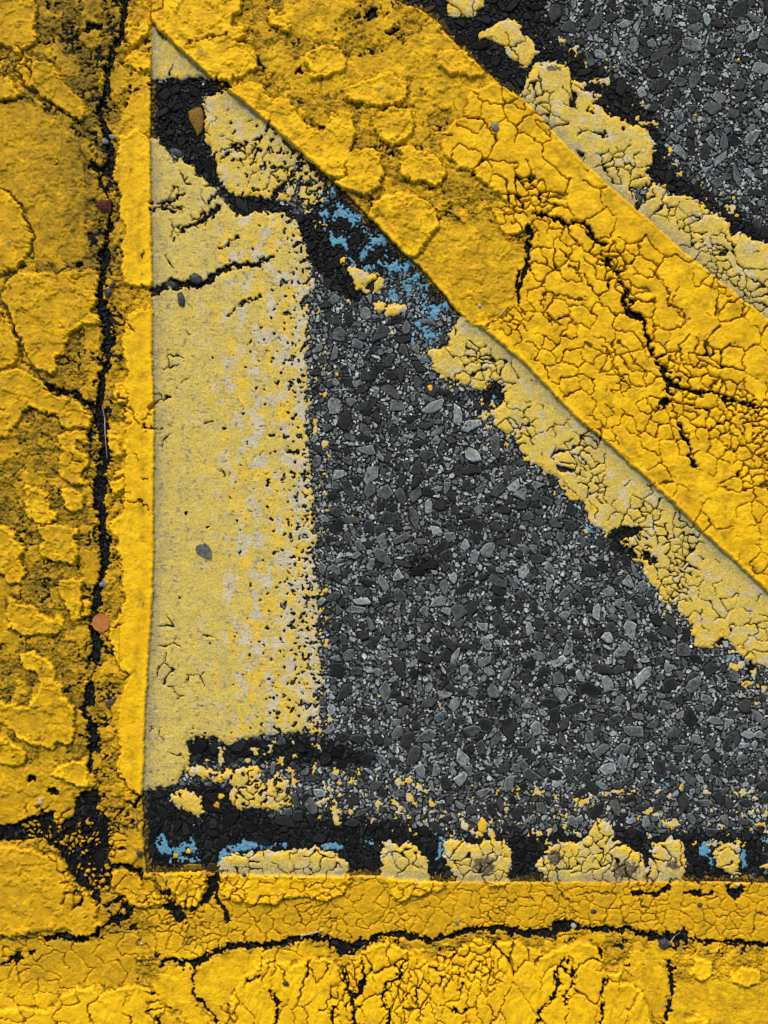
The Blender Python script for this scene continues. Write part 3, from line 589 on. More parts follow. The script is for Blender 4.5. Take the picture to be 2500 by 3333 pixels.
# tiny pinholes
pin = ss(.80, .90, gnoise(X, Y, 10, 95)) * cov
Z -= pin * 2.5
Z = Z.astype(np.float32)
keepc = np.maximum(np.clip(1.25 - wn * .45, 0, 1), (thinc > .2) * .75) * freshc * .85        # narrow joints are painted over inside
gapp = np.maximum(np.maximum(mainc, blk), crackle * (1 - keepc))
PAINT = cov * (1 - ss(.25, .75, gapp))
PAINT = np.where(pin > .75, PAINT * .35, PAINT)
PAINT = PAINT * (1 - .9 * bare)
tar = np.maximum(ss(-25, 25, np.maximum(sd_tar, 34 + np.minimum(sd_fresh, 0)) + 22 * nB), np.maximum(mainc, blk))

# ------------------------------------------------------------------ paint attributes
# R: fresh (1) or old pale (0);  G: grime film, lightened on raised rims, darkened in moats and cracks;  B: chalky grey wear;  A: paint (1) or bare road (0)
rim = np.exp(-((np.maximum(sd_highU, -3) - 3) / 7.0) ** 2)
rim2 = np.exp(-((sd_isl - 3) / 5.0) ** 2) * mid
def sx_(a, w=40): return ss(a - w, a + w, X + 30 * nB)      # soft steps across and down the plan
def sy_(a, w=40): return ss(a - w, a + w, Y + 30 * nB)
tone_off = .14 * (1 - sx_(330)) * (1 - sy_(2500)) + .06 * (1 - sx_(480)) * sy_(2560) * (1 - sy_(3180)) - .04 * sy_(2838, 8) * (1 - sy_(3060, 8)) * sx_(430)
tone_off -= .22 * sy_(3090, 12) * sx_(500) + .20 * sy_(3200, 20) * (1 - sx_(500)) + .14 * ((X > 395) & (X < 500) & (Y < 2600))
tone_off -= .12 * ((X > 500) & (Y < 600) & (X < 1200)) * hi
tone_off += .14 * sx_(1960) * sy_(3180)
fe = sd_fresh + 4 * nB
tone_off -= .22 * np.exp(-((fe - 7) / 7.0) ** 2)
tone_off += .30 * np.exp(-((fe - 38) / 11.0) ** 2) * ss(-.3, .3, gnoise(X, Y, 70, 151)) * hi
tone_off += .02 * apexm * (1 - hi) + .04 * (1 - sx_(330)) * (1 - sy_(2500)) + .05
tone_off -= .24 * hi * sy_(2836, 6) * (1 - sy_(2960, 20)) * sx_(650, 20)
grime = .60 - .24 * mid * (1 - hi) - .38 * hi + .34 * nC + tone_off + .45 * moat + .75 * crackle + .26 * (crease - .35) * (1 - hi) * (1 - .65 * mid) + .12 * nB - .34 * rim * hi - .22 * rim2 * (1 - hi)  # tone follows the relief: rims lighter, moats, cracks and creases darker
b, m = inside(D8, 30); g8 = np.zeros(X.shape, np.float32); g8[b] = m
grime -= .08 * g8; grime -= .16 * ss(3, 12, 16 - edge) * cw * (1 - crackle)
grime += .22 * ss(-60, 40, 60 - np.abs(X - 300) * .5) * (X < 440) * (Y < 900)
bm = np.zeros(X.shape, np.float32)
b, m = inside(PALE['band'], 20); bm[b] = m
rightw = ss(600, 900, X) * bm
yb = fbm(X * 1.2, Y * .6, 58, 101, 4, .6)
# pale: worn to grey next to the spray line, yellow blotches to the right, chalk at the far edge
near_line = np.exp(-(np.maximum(-sd_fresh, 0) / 48.0) ** 1.3) * (sd_fresh < 2)
nick = ss(.52, .62, gnoise(X * .9 + Y * .5, Y * 1.7 - X * .3, 15, 141) + .4 * gnoise(X, Y, 40, 142)) * bm
pgrime = .62 * near_line + .14 + .30 * nC + .16 * nD + .12 * nA + .8 * nick * (X < 900)
chalk = np.clip(.24 + .66 * ss(-.05, .34, fbm(X, Y * .7, 46, 105, 4, .6)) * (0.25 + rightw) + .50 * ss(900, 1030, X) * bm * (.5 + .9 * nB), 0, 1)
chalk = np.where(bm > .4, chalk, np.clip(.14 + .45 * ss(.0, .3, fbm(X, Y, 45, 107, 3)) + .5 * (1 - ss(2, 14, sd_paleU)) * ss(0, .3, nB + .1), 0, 1))
chalk = np.maximum(chalk, thin * ss(.0, .25, nB) * .9)
bright = np.clip(ss(-.12, .30, yb) * (rightw * .85 + .40 * bm) + (1 - bm) * .45 * ss(0, 40, -sd_fresh) , 0, 1)
bright = np.maximum(bright, thin * .5)
bright = np.clip(bright + .6 * (1 - bm) * (1 - ss(6, 34, sd_paleU)), 0, 1)
grA = np.where(freshc > .5, grime, pgrime)
for x, y, rx, ry in [(1575, 2818, 38, 34), (2035, 2828, 48, 30), (1805, 2790, 24, 26), (2190, 2815, 22, 16), (1800, 225, 26, 10)]:
    st_ = ss(.25, .6, np.exp(-((X - x) / rx) ** 2 - ((Y - y) / ry) ** 2) + .35 * nD + .2 * nA); grA = np.maximum(grA, st_ * 1.9)
grA = np.clip(grA, 0, 2)
chA = np.where(freshc > .5, .10 * ss(.25, .45, nC) + ss(.35, .55, fbm(X, Y, 30, 111, 3)) * .8 * (hi * .5 + .6 * mid), chalk)
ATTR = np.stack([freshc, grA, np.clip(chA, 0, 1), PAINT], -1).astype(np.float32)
amber = np.clip(sy_(2830, 10) * (1 - sy_(3062, 10)) * sx_(430) * (1 - .8 * hi) + (1 - sx_(480)) * sy_(2590) * (1 - sy_(3190)) + sx_(340, 15) * (X < 500) * (1 - sd_highU * 0) * (1 - hi) * .8 + .5 * (1 - sx_(330)) * (1 - sy_(1500)) + .45 * ss(-30, 20, D8F) * ss(.1, .4, nC + .2) + .7 * (X > 500) * (1 - ss(-20, 10, D8F)) * (Y < 1300) * ss(-.1, .3, nC), 0, 1)
ATTR2 = np.stack([bright, tar, spray * (1 - freshc), amber], -1).astype(np.float32)

# ------------------------------------------------------------------ blue remnants
BLUEZ = [('blue_apex', P('1035,595 1090,610 1250,750 1370,880 1500,1035 1450,1085 1400,1135 1335,1120 1320,1050 1270,980 1200,900 1110,860 1050,740 1020,680'), .50),
         ('blue_corner', T('J', '1010,440 1060,430 1080,520 1180,480 1240,455 1285,500 1270,560 1290,640 1200,640 1060,640 1020,560 1000,480'), .58),
         ('blue_arc', T('J', '1405,640 1410,560 1450,520 1530,490 1659,480 1700,490 1660,540 1590,555 1500,560 1450,620') , .95),
         ('blue_arc', T('K', '0,490 100,510 200,480 210,540 60,548 0,560'), .62), ('blue_arc', T('K', '400,515 480,500 570,515 575,550 500,545 410,535'), .85), ('blue_arc', T('K', '615,535 655,540 650,570 620,565'), .9),
         ('blue_arc2', T('K', '700,470 800,465 805,520 700,500'), .55), ('blue_gap', T('K', '1190,470 1280,440 1370,460 1200,600 1170,660 1150,600'), .6),
         ('blue_r1', T('L', '1200,530 1230,510 1300,465 1312,500 1285,570 1320,640 1310,670 1260,610 1210,570'), .85), ('blue_r2', T('L', '1480,530 1530,555 1545,600 1530,650 1485,665'), .85),
         ('blue_r3', T('L', '1620,460 1659,440 1659,520 1630,500'), .8), ('blue_r4', T('L', '1580,600 1640,570 1630,610 1590,615'), .8),
         ('blue_r5', T('L', '985,112 1045,115 1035,148 1010,140'), .95), ('blue_r6', T('L', '1110,480 1140,530 1150,660 1135,680 1120,600'), .7), ('blue_r7', T('L', '830,480 855,450 850,500 835,505'), .8),
         ('blue_hole', T('A', '1180,775 1215,780 1225,830 1270,850 1285,905 1250,890 1190,860'), .75),
         ('blue_s1', T('I', '455,95 500,110 550,150 545,165 505,150'), .9), ('blue_s2', T('I', '880,495 945,495 940,515 885,515'), .95), ('blue_s3', T('I', '1390,930 1430,925 1425,960 1395,960'), .8),
         ('blue_s4', T('E', '1410,870 1440,880 1560,880 1570,930 1450,920'), .5), ('blue_s5', T('F', '255,1420 300,1440 280,1455 250,1440'), .8), ('blue_s6', T('F', '0,1130 20,1180 70,1230 40,1230 0,1190'), .7), ('blue_s7', T('E', '1590,1150 1620,1170 1620,1220 1590,1200'), .7)]
BLUE = {}
bluemap = np.zeros(X.shape, np.float32)
bn = fbm(X, Y, 44, 121, 4, .62) * 1.05 + .30 * gnoise(X, Y, 8.5, 127) + .05
for name, pts, amt in BLUEZ:
    b, m = inside(pts, 7)
    t = ss(.0, .08, bn[b] + (amt - .66) * .8 - (1 - m) * .9) * (sd_fresh[b] < -3) * (PAINT[b] < .4)
    f = BLUE.setdefault(name, np.zeros(X.shape, np.float32)); np.maximum(f[b], t, out=f[b])
    np.maximum(bluemap[b], t, out=bluemap[b])
Z = Z + bluemap * 2.6 * (PAINT < .5)

# ------------------------------------------------------------------ who owns each cell
def cells(a):                                              # vertex field -> cell field
    return (a[:-1, :-1] + a[1:, :-1] + a[:-1, 1:] + a[1:, 1:]) * .25
Xc, Yc = cells(X), cells(Y)
paintC = cells(PAINT); covC = cells(cov); freshC = cells(freshc); blueC = cells(bluemap)
gapC = cells(gap); mainC = cells(np.maximum(mainc, blk)); crC = cells(crackle); hiC = cells(hi); IDc = MID[:-1, :-1]
THING = np.zeros(Xc.shape, np.int32)
TN = {}
def tid(n):
    if n not in TN: TN[n] = len(TN) + 1
    return TN[n]
# old paint
best = np.full(X.shape, -1e3, np.float32); own = np.zeros(X.shape, np.int32)
for k, (b, s) in sd_pale.items():
    i = tid(k); up = s > best[b]
    np.copyto(own[b], i, where=up); np.copyto(best[b], s, where=up)
ownC = own[:-1, :-1]; bestC = cells(best)
isp = (covC > .5) & (freshC <= .5) & (bestC > -12)
THING[isp] = ownC[isp]
fl = (covC > .5) & (freshC <= .5) & (bestC <= -12)
THING[fl] = tid('flecks')
# fresh coat: five owners
longc = T('A', '800,-300 800,60 790,250 720,320 690,520 640,720 700,900 710,960 700,1080 700,1240 715,1400 680,1659') + T('D', '660,180 640,270 680,400 700,540 690,620 700,720 660,790 640,980 670,1200 680,1300 640,1540') + T('G', '650,0 680,280 640,520 620,640 600,760 620,980 570,1130 560,1300 610,1500 580,1659') + T('J', '630,110 690,200 700,330 710,430 700,600 720,640') + [(470, 2840)]
dx_ = np.interp(Yc[:, 0], [p[1] for p in longc], [p[0] for p in longc])[:, None]
crk2 = [(-900, 3050), (300, 3048), (330, 3018), (362, 3036), (445, 3025), (457, 3127), (640, 3130), (709, 3092), (760, 3078), (840, 3075)] + T('K', '130,1150 280,1112 420,1108 500,1130 600,1165 700,1140 870,1088 1040,1108 1120,1130 1300,1080 1480,1048') + T('L', '120,1075 400,1040 780,1062 900,1102 1110,1100 1450,1132 1659,1160') + [(3300, 3090)]
dy_ = np.interp(Xc[0], [p[0] for p in crk2], [p[1] for p in crk2])[None, :]
f = (freshC > .5)
own_f = np.where(Yc > dy_, tid('lower'), np.where(Yc > 2838, tid('line'), np.where(Xc < dx_, tid('field'), tid('strip'))))
isdiag = (Xc > 492) & (Yc < 2700)
own_f = np.where(isdiag, tid('diag'), own_f)
cornerm = (Xc < 420) & (Yc > 2740) & (Yc < dy_) & (Xc < 330 + 0 * Yc)
own_f = np.where(cornerm, tid('corner'), own_f)
THING[f] = own_f[f]
THING[(blueC > .5) & (THING == 0)] = 0
for name in BLUE:
    m = (cells(BLUE[name]) > .5) & (THING == 0)
    THING[m] = tid(name)
# wide openings show the road itself
THING[(mainC > .72)] = 0
# worn-through pits belong to the road
pitC = cells(pits); THING[(pitC > .5) & (THING == TN['band'])] = 0

# parts: slabs cut out by outlines, and the cells of the crackle
PART = np.zeros(Xc.shape, np.int32)
slab = np.full(X.shape, 0, np.int32); bs = np.full(X.shape, -3.0, np.float32)
for n, (k, (b, s)) in enumerate(sd_high.items()):
    up = s > bs[b]
    np.copyto(slab[b], n + 1, where=up); np.copyto(bs[b], s, where=up)
slabC = slab[:-1, :-1]
openC = cells(cw)
names_part = {}
isfresh_t = np.isin(THING, [TN[k] for k in ('lower', 'line', 'field', 'strip', 'diag', 'corner')])
PART = np.where(isfresh_t & (slabC > 0) & (hiC > .3), slabC, 0)
# crackle cells
cellok = (THING > 0) & (openC > .45) & (crC < .45) & (~np.isin(THING, [tid('flecks')]))
PART = np.where(cellok & (isfresh_t | (np.isin(THING, [TN[k] for k in ('slow', 'uc', 'ud', 'apex', 'band', 'ua', 'ub', 'oval', 'c1', 'c2', 'c3', 'c4')]))), 1000 + IDc, PART)
PART = np.where((PART > 0) & (PART < 1000) & (gapC > .6), 0, PART)
inframe = (Xc > -5) & (Xc < 2505) & (Yc > -5) & (Yc < 3338)

# ------------------------------------------------------------------ materials
def nodes(m):
    m.use_nodes = True; n = m.node_tree; n.nodes.clear(); return n
class NB:
    def __init__(s, name):
        s.m = bpy.data.materials.new(name); s.t = nodes(s.m)
        s.out = s.t.nodes.new('ShaderNodeOutputMaterial'); s.b = s.t.nodes.new('ShaderNodeBsdfPrincipled')
        s.t.links.new(s.b.outputs[0], s.out.inputs[0])
        tc = s.t.nodes.new('ShaderNodeNewGeometry'); s.pos = tc.outputs['Position']
    def val(s, v): return v
    def put(s, sock, v):
        if isinstance(v, (int, float)): sock.default_value = v
        elif isinstance(v, tuple): sock.default_value = (*v, 1) if len(v) == 3 else v
        else: s.t.links.new(v, sock)
    def noise(s, scale, detail=2, rough=.5, stretch=None):
        n = s.t.nodes.new('ShaderNodeTexNoise'); v = s.pos
        if stretch:
            mp = s.t.nodes.new('ShaderNodeMapping'); mp.inputs['Scale'].default_value = stretch
            s.t.links.new(s.pos, mp.inputs[0]); v = mp.outputs[0]
        s.t.links.new(v, n.inputs['Vector'])
        n.inputs['Scale'].default_value = scale; n.inputs['Detail'].default_value = detail; n.inputs['Roughness'].default_value = rough
        return n.outputs[0]
    def vor(s, scale, out='Distance', rand=1.0):
        n = s.t.nodes.new('ShaderNodeTexVoronoi'); s.t.links.new(s.pos, n.inputs['Vector']); n.inputs['Scale'].default_value = scale
        n.inputs['Randomness'].default_value = rand
        return n.outputs[out]
    def ramp(s, x, lo, hi, a=0.0, b=1.0):
        n = s.t.nodes.new('ShaderNodeMapRange'); n.interpolation_type = 'SMOOTHSTEP'; s.put(n.inputs[0], x)
        for i, v in enumerate((lo, hi, a, b)): n.inputs[i + 1].default_value = v
        return n.outputs[0]
    def math(s, op, a, b=0.0):
        n = s.t.nodes.new('ShaderNodeMath'); n.operation = op; s.put(n.inputs[0], a); s.put(n.inputs[1], b); return n.outputs[0]
    def mix(s, f, a, b, mode='MIX'):
        n = s.t.nodes.new('ShaderNodeMix'); n.data_type = 'RGBA'; n.blend_type = mode
        s.put(n.inputs[0], f); s.put(n.inputs[6], a); s.put(n.inputs[7], b); return n.outputs[2]
    def attr(s, name):
        n = s.t.nodes.new('ShaderNodeAttribute'); n.attribute_name = name
        q = s.t.nodes.new('ShaderNodeSeparateColor'); s.t.links.new(n.outputs['Color'], q.inputs[0])
        return q.outputs[0], q.outputs[1], q.outputs[2], n.outputs['Alpha'], n.outputs['Color']
    def bump(s, h, dist, strength=1.0):
        n = s.t.nodes.new('ShaderNodeBump'); n.inputs['Distance'].default_value = dist; n.inputs['Strength'].default_value = strength
        s.put(n.inputs['Height'], h); s.t.links.new(n.outputs[0], s.b.inputs['Normal'])
    def done(s, col, rough=.6, spec=.35):
        s.put(s.b.inputs['Base Color'], col); s.put(s.b.inputs['Roughness'], rough); s.b.inputs['Specular IOR Level'].default_value = spec
        return s.m
YEL = (0.84, 0.515, 0.004); YEL2 = (0.76, 0.425, 0.004); OCH = (0.47, 0.272, 0.005); OLV = (0.185, 0.122, 0.008); PALEC = (0.60, 0.455, 0.080); PALEY = (0.74, 0.49, 0.028)
CREAM = (0.56, 0.495, 0.335); GREYP = (0.28, 0.245, 0.135); TARC = (0.010, 0.0102, 0.011)
def road_color(q, tar):
    n1 = q.noise(900, 3, .7); n2 = q.vor(520, 'Color')
    sp = q.vor(430, 'Distance')
    c = q.mix(q.ramp(n1, .35, .75), (0.005, 0.005, 0.005), (0.040, 0.038, 0.035))
    gr = q.ramp(sp, .10, .26, 1, 0)
    sepn = q.t.nodes.new('ShaderNodeSeparateColor'); q.put(sepn.inputs[0], n2)
    on = q.math('MULTIPLY', gr, q.ramp(sepn.outputs[0], .62, .70))
    c = q.mix(q.math('MULTIPLY', on, .8), c, (0.22, 0.22, 0.21))
    c = q.mix(q.math('MULTIPLY', tar, .88), c, q.mix(q.ramp(n1, .3, .8), (0.002, 0.002, 0.002), (0.008, 0.008, 0.008)))
    return c
def paint_material():
    q = NB('worn_road_paint')
    fr, gr, ch, pa, _ = q.attr('coat'); br, tar, spr, nl, _ = q.attr('wear')
    fine = q.noise(1500, 3, .65); med = q.noise(260, 4, .6); lg = q.noise(55, 3, .55)
    grn = q.noise(520, 3, .7, (1.0, 2.2, 1.0)); sand = q.noise(620, 2, .75)
    # fresh coat
    f1 = q.mix(q.ramp(lg, .35, .65), YEL, YEL2)
    f1 = q.mix(q.math('MULTIPLY', nl, .9), f1, (0.68, 0.375, 0.005))
    g2 = q.math('ADD', gr, q.math('MULTIPLY', q.math('SUBTRACT', med, .5), .9))
    g2 = q.math('ADD', g2, q.math('MULTIPLY', q.math('SUBTRACT', grn, .5), .55))
    f1 = q.mix(q.ramp(g2, .02, .62), f1, OCH)
    f1 = q.mix(q.ramp(g2, .50, 1.10), f1, OLV)
    f1 = q.mix(q.math('MULTIPLY', q.ramp(g2, 1.0, 1.5), .8), f1, (0.05, 0.035, 0.008))
    f1 = q.mix(q.ramp(sand, .56, .74, 0, .38), f1, (0.30, 0.16, 0.005))
    sp = q.vor(560); spo = q.math('MULTIPLY', q.ramp(sp, .08, .17, 1, 0), q.ramp(q.noise(300, 2), .54, .62))
    f1 = q.mix(q.math('MULTIPLY', spo, .8), f1, (0.06, 0.04, 0.012))
    f1 = q.mix(q.math('MULTIPLY', q.ramp(q.math('ADD', ch, q.math('MULTIPLY', q.math('SUBTRACT', med, .5), .9)), .22, .85), .65), f1, (0.21, 0.175, 0.10))
    # old coat
    p1 = q.mix(q.ramp(q.math('ADD', br, q.math('MULTIPLY', q.math('SUBTRACT', med, .5), 1.3)), .25, .8), PALEC, PALEY)
    p1 = q.mix(q.ramp(q.math('ADD', ch, q.math('MULTIPLY', q.math('SUBTRACT', med, .5), 1.0)), .28, .8), p1, CREAM)
    p1 = q.mix(q.ramp(q.math('ADD', gr, q.math('MULTIPLY', q.math('SUBTRACT', grn, .5), 1.1)), .15, 1.0), p1, GREYP)
    p1 = q.mix(q.ramp(q.math('ADD', gr, q.math('SUBTRACT', med, .5)), 1.1, 1.7, 0, .9), p1, (0.07, 0.045, 0.03))
    p1 = q.mix(q.ramp(q.math('ADD', fine, q.math('MULTIPLY', med, .4)), .80, .93, 0, .75), p1, (0.12, 0.105, 0.07))
    p1 = q.mix(q.math('MULTIPLY', spo, .85), p1, (0.05, 0.045, 0.03))
    p1 = q.mix(q.ramp(sand, .53, .70, 0, .7), p1, (0.16, 0.14, 0.08))
    p1 = q.mix(q.ramp(sand, .47, .30, 0, .5), p1, (0.84, 0.66, 0.16))
    p1 = q.mix(q.math('MULTIPLY', q.ramp(q.noise(420, 3, .6, (1, 1.8, 1)), .56, .74), .4), p1, (0.36, 0.33, 0.25))
    c = q.mix(fr, p1, f1)
    # bare road with a dusting of overspray
    rc = road_color(q, tar)
    ov = q.ramp(q.math('ADD', spr, q.math('MULTIPLY', q.math('SUBTRACT', fine, .5), 2.0)), .45, 1.15, 0, .75)
    rc = q.mix(ov, rc, (0.33, 0.20, 0.008))
    e = q.ramp(q.math('ADD', pa, q.math('MULTIPLY', q.math('SUBTRACT', fine, .5), .35)), .38, .60)
    c = q.mix(e, rc, c)
    h = q.math('ADD', q.math('MULTIPLY', fine, .35), q.math('MULTIPLY', med, 1.0)); h = q.math('ADD', h, q.math('MULTIPLY', grn, .7)); h = q.math('ADD', h, q.math('MULTIPLY', sand, .5))
    q.bump(h, .0014, .6)
    return q.done(c, q.ramp(fr, 0, 1, .7, .6), .14)
def road_material():
    q = NB('asphalt_binder')
    fr, gr, ch, pa, _ = q.attr('coat'); br, tar, spr, nl, _ = q.attr('wear')
    c = road_color(q, tar)
    fine = q.noise(1500, 3, .65)
    ov = q.ramp(q.math('ADD', spr, q.math('ADD', q.math('MULTIPLY', q.math('SUBTRACT', q.noise(600, 3, .7), .5), 2.6), q.math('MULTIPLY', q.math('SUBTRACT', q.noise(90, 2), .5), 1.5))), .55, 1.25, 0, .75)
    c = q.mix(ov, c, (0.30, 0.185, 0.008))
    q.bump(q.noise(1000, 4, .7), .0016, .8)
    return q.done(c, .8, .12)
def stone_material():
    q = NB('aggregate_stone')
    r_, g_, b_, a_, col = q.attr('tone')
    n = q.noise(260, 4, .7); n2 = q.noise(1300, 2, .6)
    c = q.mix(q.ramp(n, .50, .70, 0, .75), col, q.mix(1.0, col, (2.1, 2.1, 2.1), 'MULTIPLY'))
    c = q.mix(q.ramp(n, .48, .30, 0, .75), c, q.mix(1.0, col, (.4, .4, .4), 'MULTIPLY'))
    c = q.mix(q.ramp(n2, .62, .8, 0, .5), c, q.mix(1.0, col, (3.0, 3.0, 3.0), 'MULTIPLY'))
    cover = q.math('ADD', q.noise(420, 4, .7), q.math('MULTIPLY', q.noise(60, 2), .35))
    c = q.mix(q.ramp(cover, .72, .80, 0, .9), c, (0.012, 0.012, 0.012))
    dust = q.noise(900, 2, .7)
    c = q.mix(q.ramp(dust, .66, .74, 0, .6), c, q.mix(1.0, col, (4.0, 4.0, 3.9), 'MULTIPLY'))
    q.bump(q.math('ADD', n, q.math('MULTIPLY', q.math('ADD', n2, cover), .5)), .0016, .8)
    return q.done(c, .65, .18)
def blue_material():
    q = NB('old_blue_paint')
    n = q.noise(500, 4, .65); n2 = q.noise(1600, 2)
    c = q.mix(q.ramp(n, .35, .7), (0.075, 0.24, 0.36), (0.13, 0.35, 0.48))
    c = q.mix(q.ramp(n2, .56, .68, 0, .85), c, (0.02, 0.035, 0.045))
    c = q.mix(q.ramp(q.noise(170, 3, .7), .5, .68, 0, .6), c, (0.10, 0.15, 0.17))
    q.bump(n, .001, .5)
    return q.done(c, .6, .3)
def simple_material(name, c1, c2, sc=300, rough=.7, spec=.15, bump=.0008):
    q = NB(name); n = q.noise(sc, 4, .6)
    q.bump(n, bump, .6)
    return q.done(q.mix(q.ramp(n, .3, .72), c1, c2), rough, spec)
M_PAINT, M_ROAD, M_STONE, M_BLUE = paint_material(), road_material(), stone_material(), blue_material()

# ------------------------------------------------------------------ meshes out of the plan
WXm = (X - CX) * S; WYm = (CY - Y) * S
def grid_mesh(name, mask, mat, origin=None, off=(0, 0), coarse=None):
    """mask over cells (sub-array with offset off=(row, col)) -> one mesh object"""
    r, c = np.nonzero(mask)
    r = r + off[0]; c = c + off[1]
    q = np.stack([r * NX + c, (r + 1) * NX + c, (r + 1) * NX + c + 1, r * NX + c + 1], 1)
    if coarse is not None:
        r2, c2 = coarse
        q2 = np.stack([r2 * NX + c2, (r2 + 2) * NX + c2, (r2 + 2) * NX + c2 + 2, r2 * NX + c2 + 2], 1)
        q = np.concatenate([q, q2])
    u, inv = np.unique(q.ravel(), return_inverse=True)
    co = np.stack([WXm.ravel()[u], WYm.ravel()[u], Z.ravel()[u] * S], 1).astype(np.float32)
    org = (0, 0, 0) if origin is None else (float(co[:, 0].mean()), float(co[:, 1].mean()), 0.0)
    co -= np.array(org, np.float32)
    me = bpy.data.meshes.new(name)
    me.vertices.add(len(u)); me.vertices.foreach_set('co', co.ravel())
    nf = len(q)
    me.loops.add(nf * 4); me.loops.foreach_set('vertex_index', inv.astype(np.int32).ravel())
    me.polygons.add(nf); me.polygons.foreach_set('loop_start', np.arange(0, nf * 4, 4, dtype=np.int32))
    me.update(calc_edges=True)
    for an, arr in (('coat', ATTR), ('wear', ATTR2)):
        at = me.color_attributes.new(an, 'FLOAT_COLOR', 'POINT')
        at.data.foreach_set('color', arr.reshape(-1, 4)[u].ravel())
    me.materials.append(mat)
    o = bpy.data.objects.new(name, me); o.location = org
    C.objects.link(o)
    return o, org
def tag(o, label=None, cat=None, group=None, kind=None):
    if label: o['label'] = label
    if cat: o['category'] = cat
    if group: o['group'] = group
    if kind: o['kind'] = kind
    return o

# the road: everything not painted, two-cell quads where nothing but road is near
road = THING == 0
R2 = (road.shape[0] // 2) * 2; C2 = (road.shape[1] // 2) * 2
blk2 = road[:R2, :C2].reshape(R2 // 2, 2, C2 // 2, 2).all(axis=(1, 3))
fine_m = road.copy(); fine_m[:R2, :C2] &= ~np.repeat(np.repeat(blk2, 2, 0), 2, 1)
cr_, cc_ = np.nonzero(blk2)
ROAD, _ = grid_mesh('road_surface', fine_m, M_ROAD, coarse=(cr_ * 2, cc_ * 2))
tag(ROAD, 'dark grey asphalt road surface with exposed stone chips and black tar in the cracks', kind='structure')

LAB = {
 'field': ('painted_field', 'broad worn yellow paint area at the left edge with raised slabs and dark gaps', 'road marking'),
 'strip': ('painted_line', 'narrow bright yellow raised strip between the long black crack and the pale band', 'road marking'),
 'diag': ('painted_line', 'bright yellow diagonal stripe, crazed with cracks towards its lower right end', 'road marking'),
 'line': ('painted_line', 'horizontal deep yellow line of fine cracked paint above the long wavy black crack', 'road marking'),
 'lower': ('painted_field', 'bright yellow paint area below the wavy black crack, with thick upright cracked slabs', 'road marking'),
 'corner': ('paint_slab', 'smooth thick yellow slab at the lower left with a black crumbled break above it', 'paint slab'),
 'band': ('painted_line', 'wide pale faded yellow band standing upright, pitted along its asphalt side', 'road marking'),
 'tri': ('paint_patch', 'small grey khaki triangle of old paint above the black hole, between two yellow lines', 'paint patch'),
 'apex': ('paint_patch', 'pale cracked patch wedged between the black hole and the diagonal stripe', 'paint patch'),
 'slow': ('painted_strip', 'pale crazed strip of old paint along the lower left edge of the diagonal stripe', 'road marking'),
 'uc': ('paint_patch', 'large pale web-cracked patch along the upper right edge of the diagonal stripe', 'paint patch'),
 'ud': ('painted_strip', 'pale crazed strip beside the diagonal stripe where it meets the right edge of the photo', 'road marking'),
 'ua': ('paint_flake', 'cracked yellow flake on black tar, cut by the top edge of the photo', 'paint flake'),
 'ub': ('paint_flake', 'loose-looking yellow flake with ragged ends on black tar above the diagonal stripe', 'paint flake'),
 'crescent': ('paint_patch', 'pale yellow curling patch just below the dark foot of the wide pale band', 'paint patch'),
 'blob': ('paint_flake', 'small crumbly lemon flake lying in the black tar left of the curling patch', 'paint flake'),
 'oval': ('paint_flake', 'long dome-shaped pale flake above the bottom yellow line, edged with blue', 'paint flake'),
 'c1': ('paint_flake', 'upright pale flake with a rough pocked left side above the bottom line', 'paint flake'),
 'c2': ('paint_flake', 'pale double-humped flake with a dark brown stain near its right side', 'paint flake'),
 'c3': ('paint_flake', 'widest pale flake above the bottom line, peaked in the middle and stained brown', 'paint flake'),
 'c4': ('paint_flake', 'squarish cracked flake with a white chalky top corner, joined to the widest flake', 'paint flake'),
 'c5': ('paint_flake', 'yellow wedge-shaped flake standing between two blue paint remnants', 'paint flake'),
 'c6': ('paint_flake', 'small yellow sliver cut by the right edge above the bottom line', 'paint flake'),
 'r1': ('paint_flake', 'round crazed yellow flake lying among the blue paint remnants', 'paint flake'),
 'r2': ('paint_flake', 'small oval golden flake below the round crazed flake', 'paint flake'),
 'r3': ('paint_flake', 'cream white flake left of the small oval golden one', 'paint flake'),
 'r4': ('paint_flake', 'thin yellow chip above the round crazed flake, near the black crack', 'paint flake'),
 'i1': ('paint_flake', 'ragged yellow and cream flake off the lower tail of the crazed strip', 'paint flake'),
 'flecks': ('paint_flecks', 'scattered small yellow and cream paint specks on the asphalt', 'paint specks'),
}
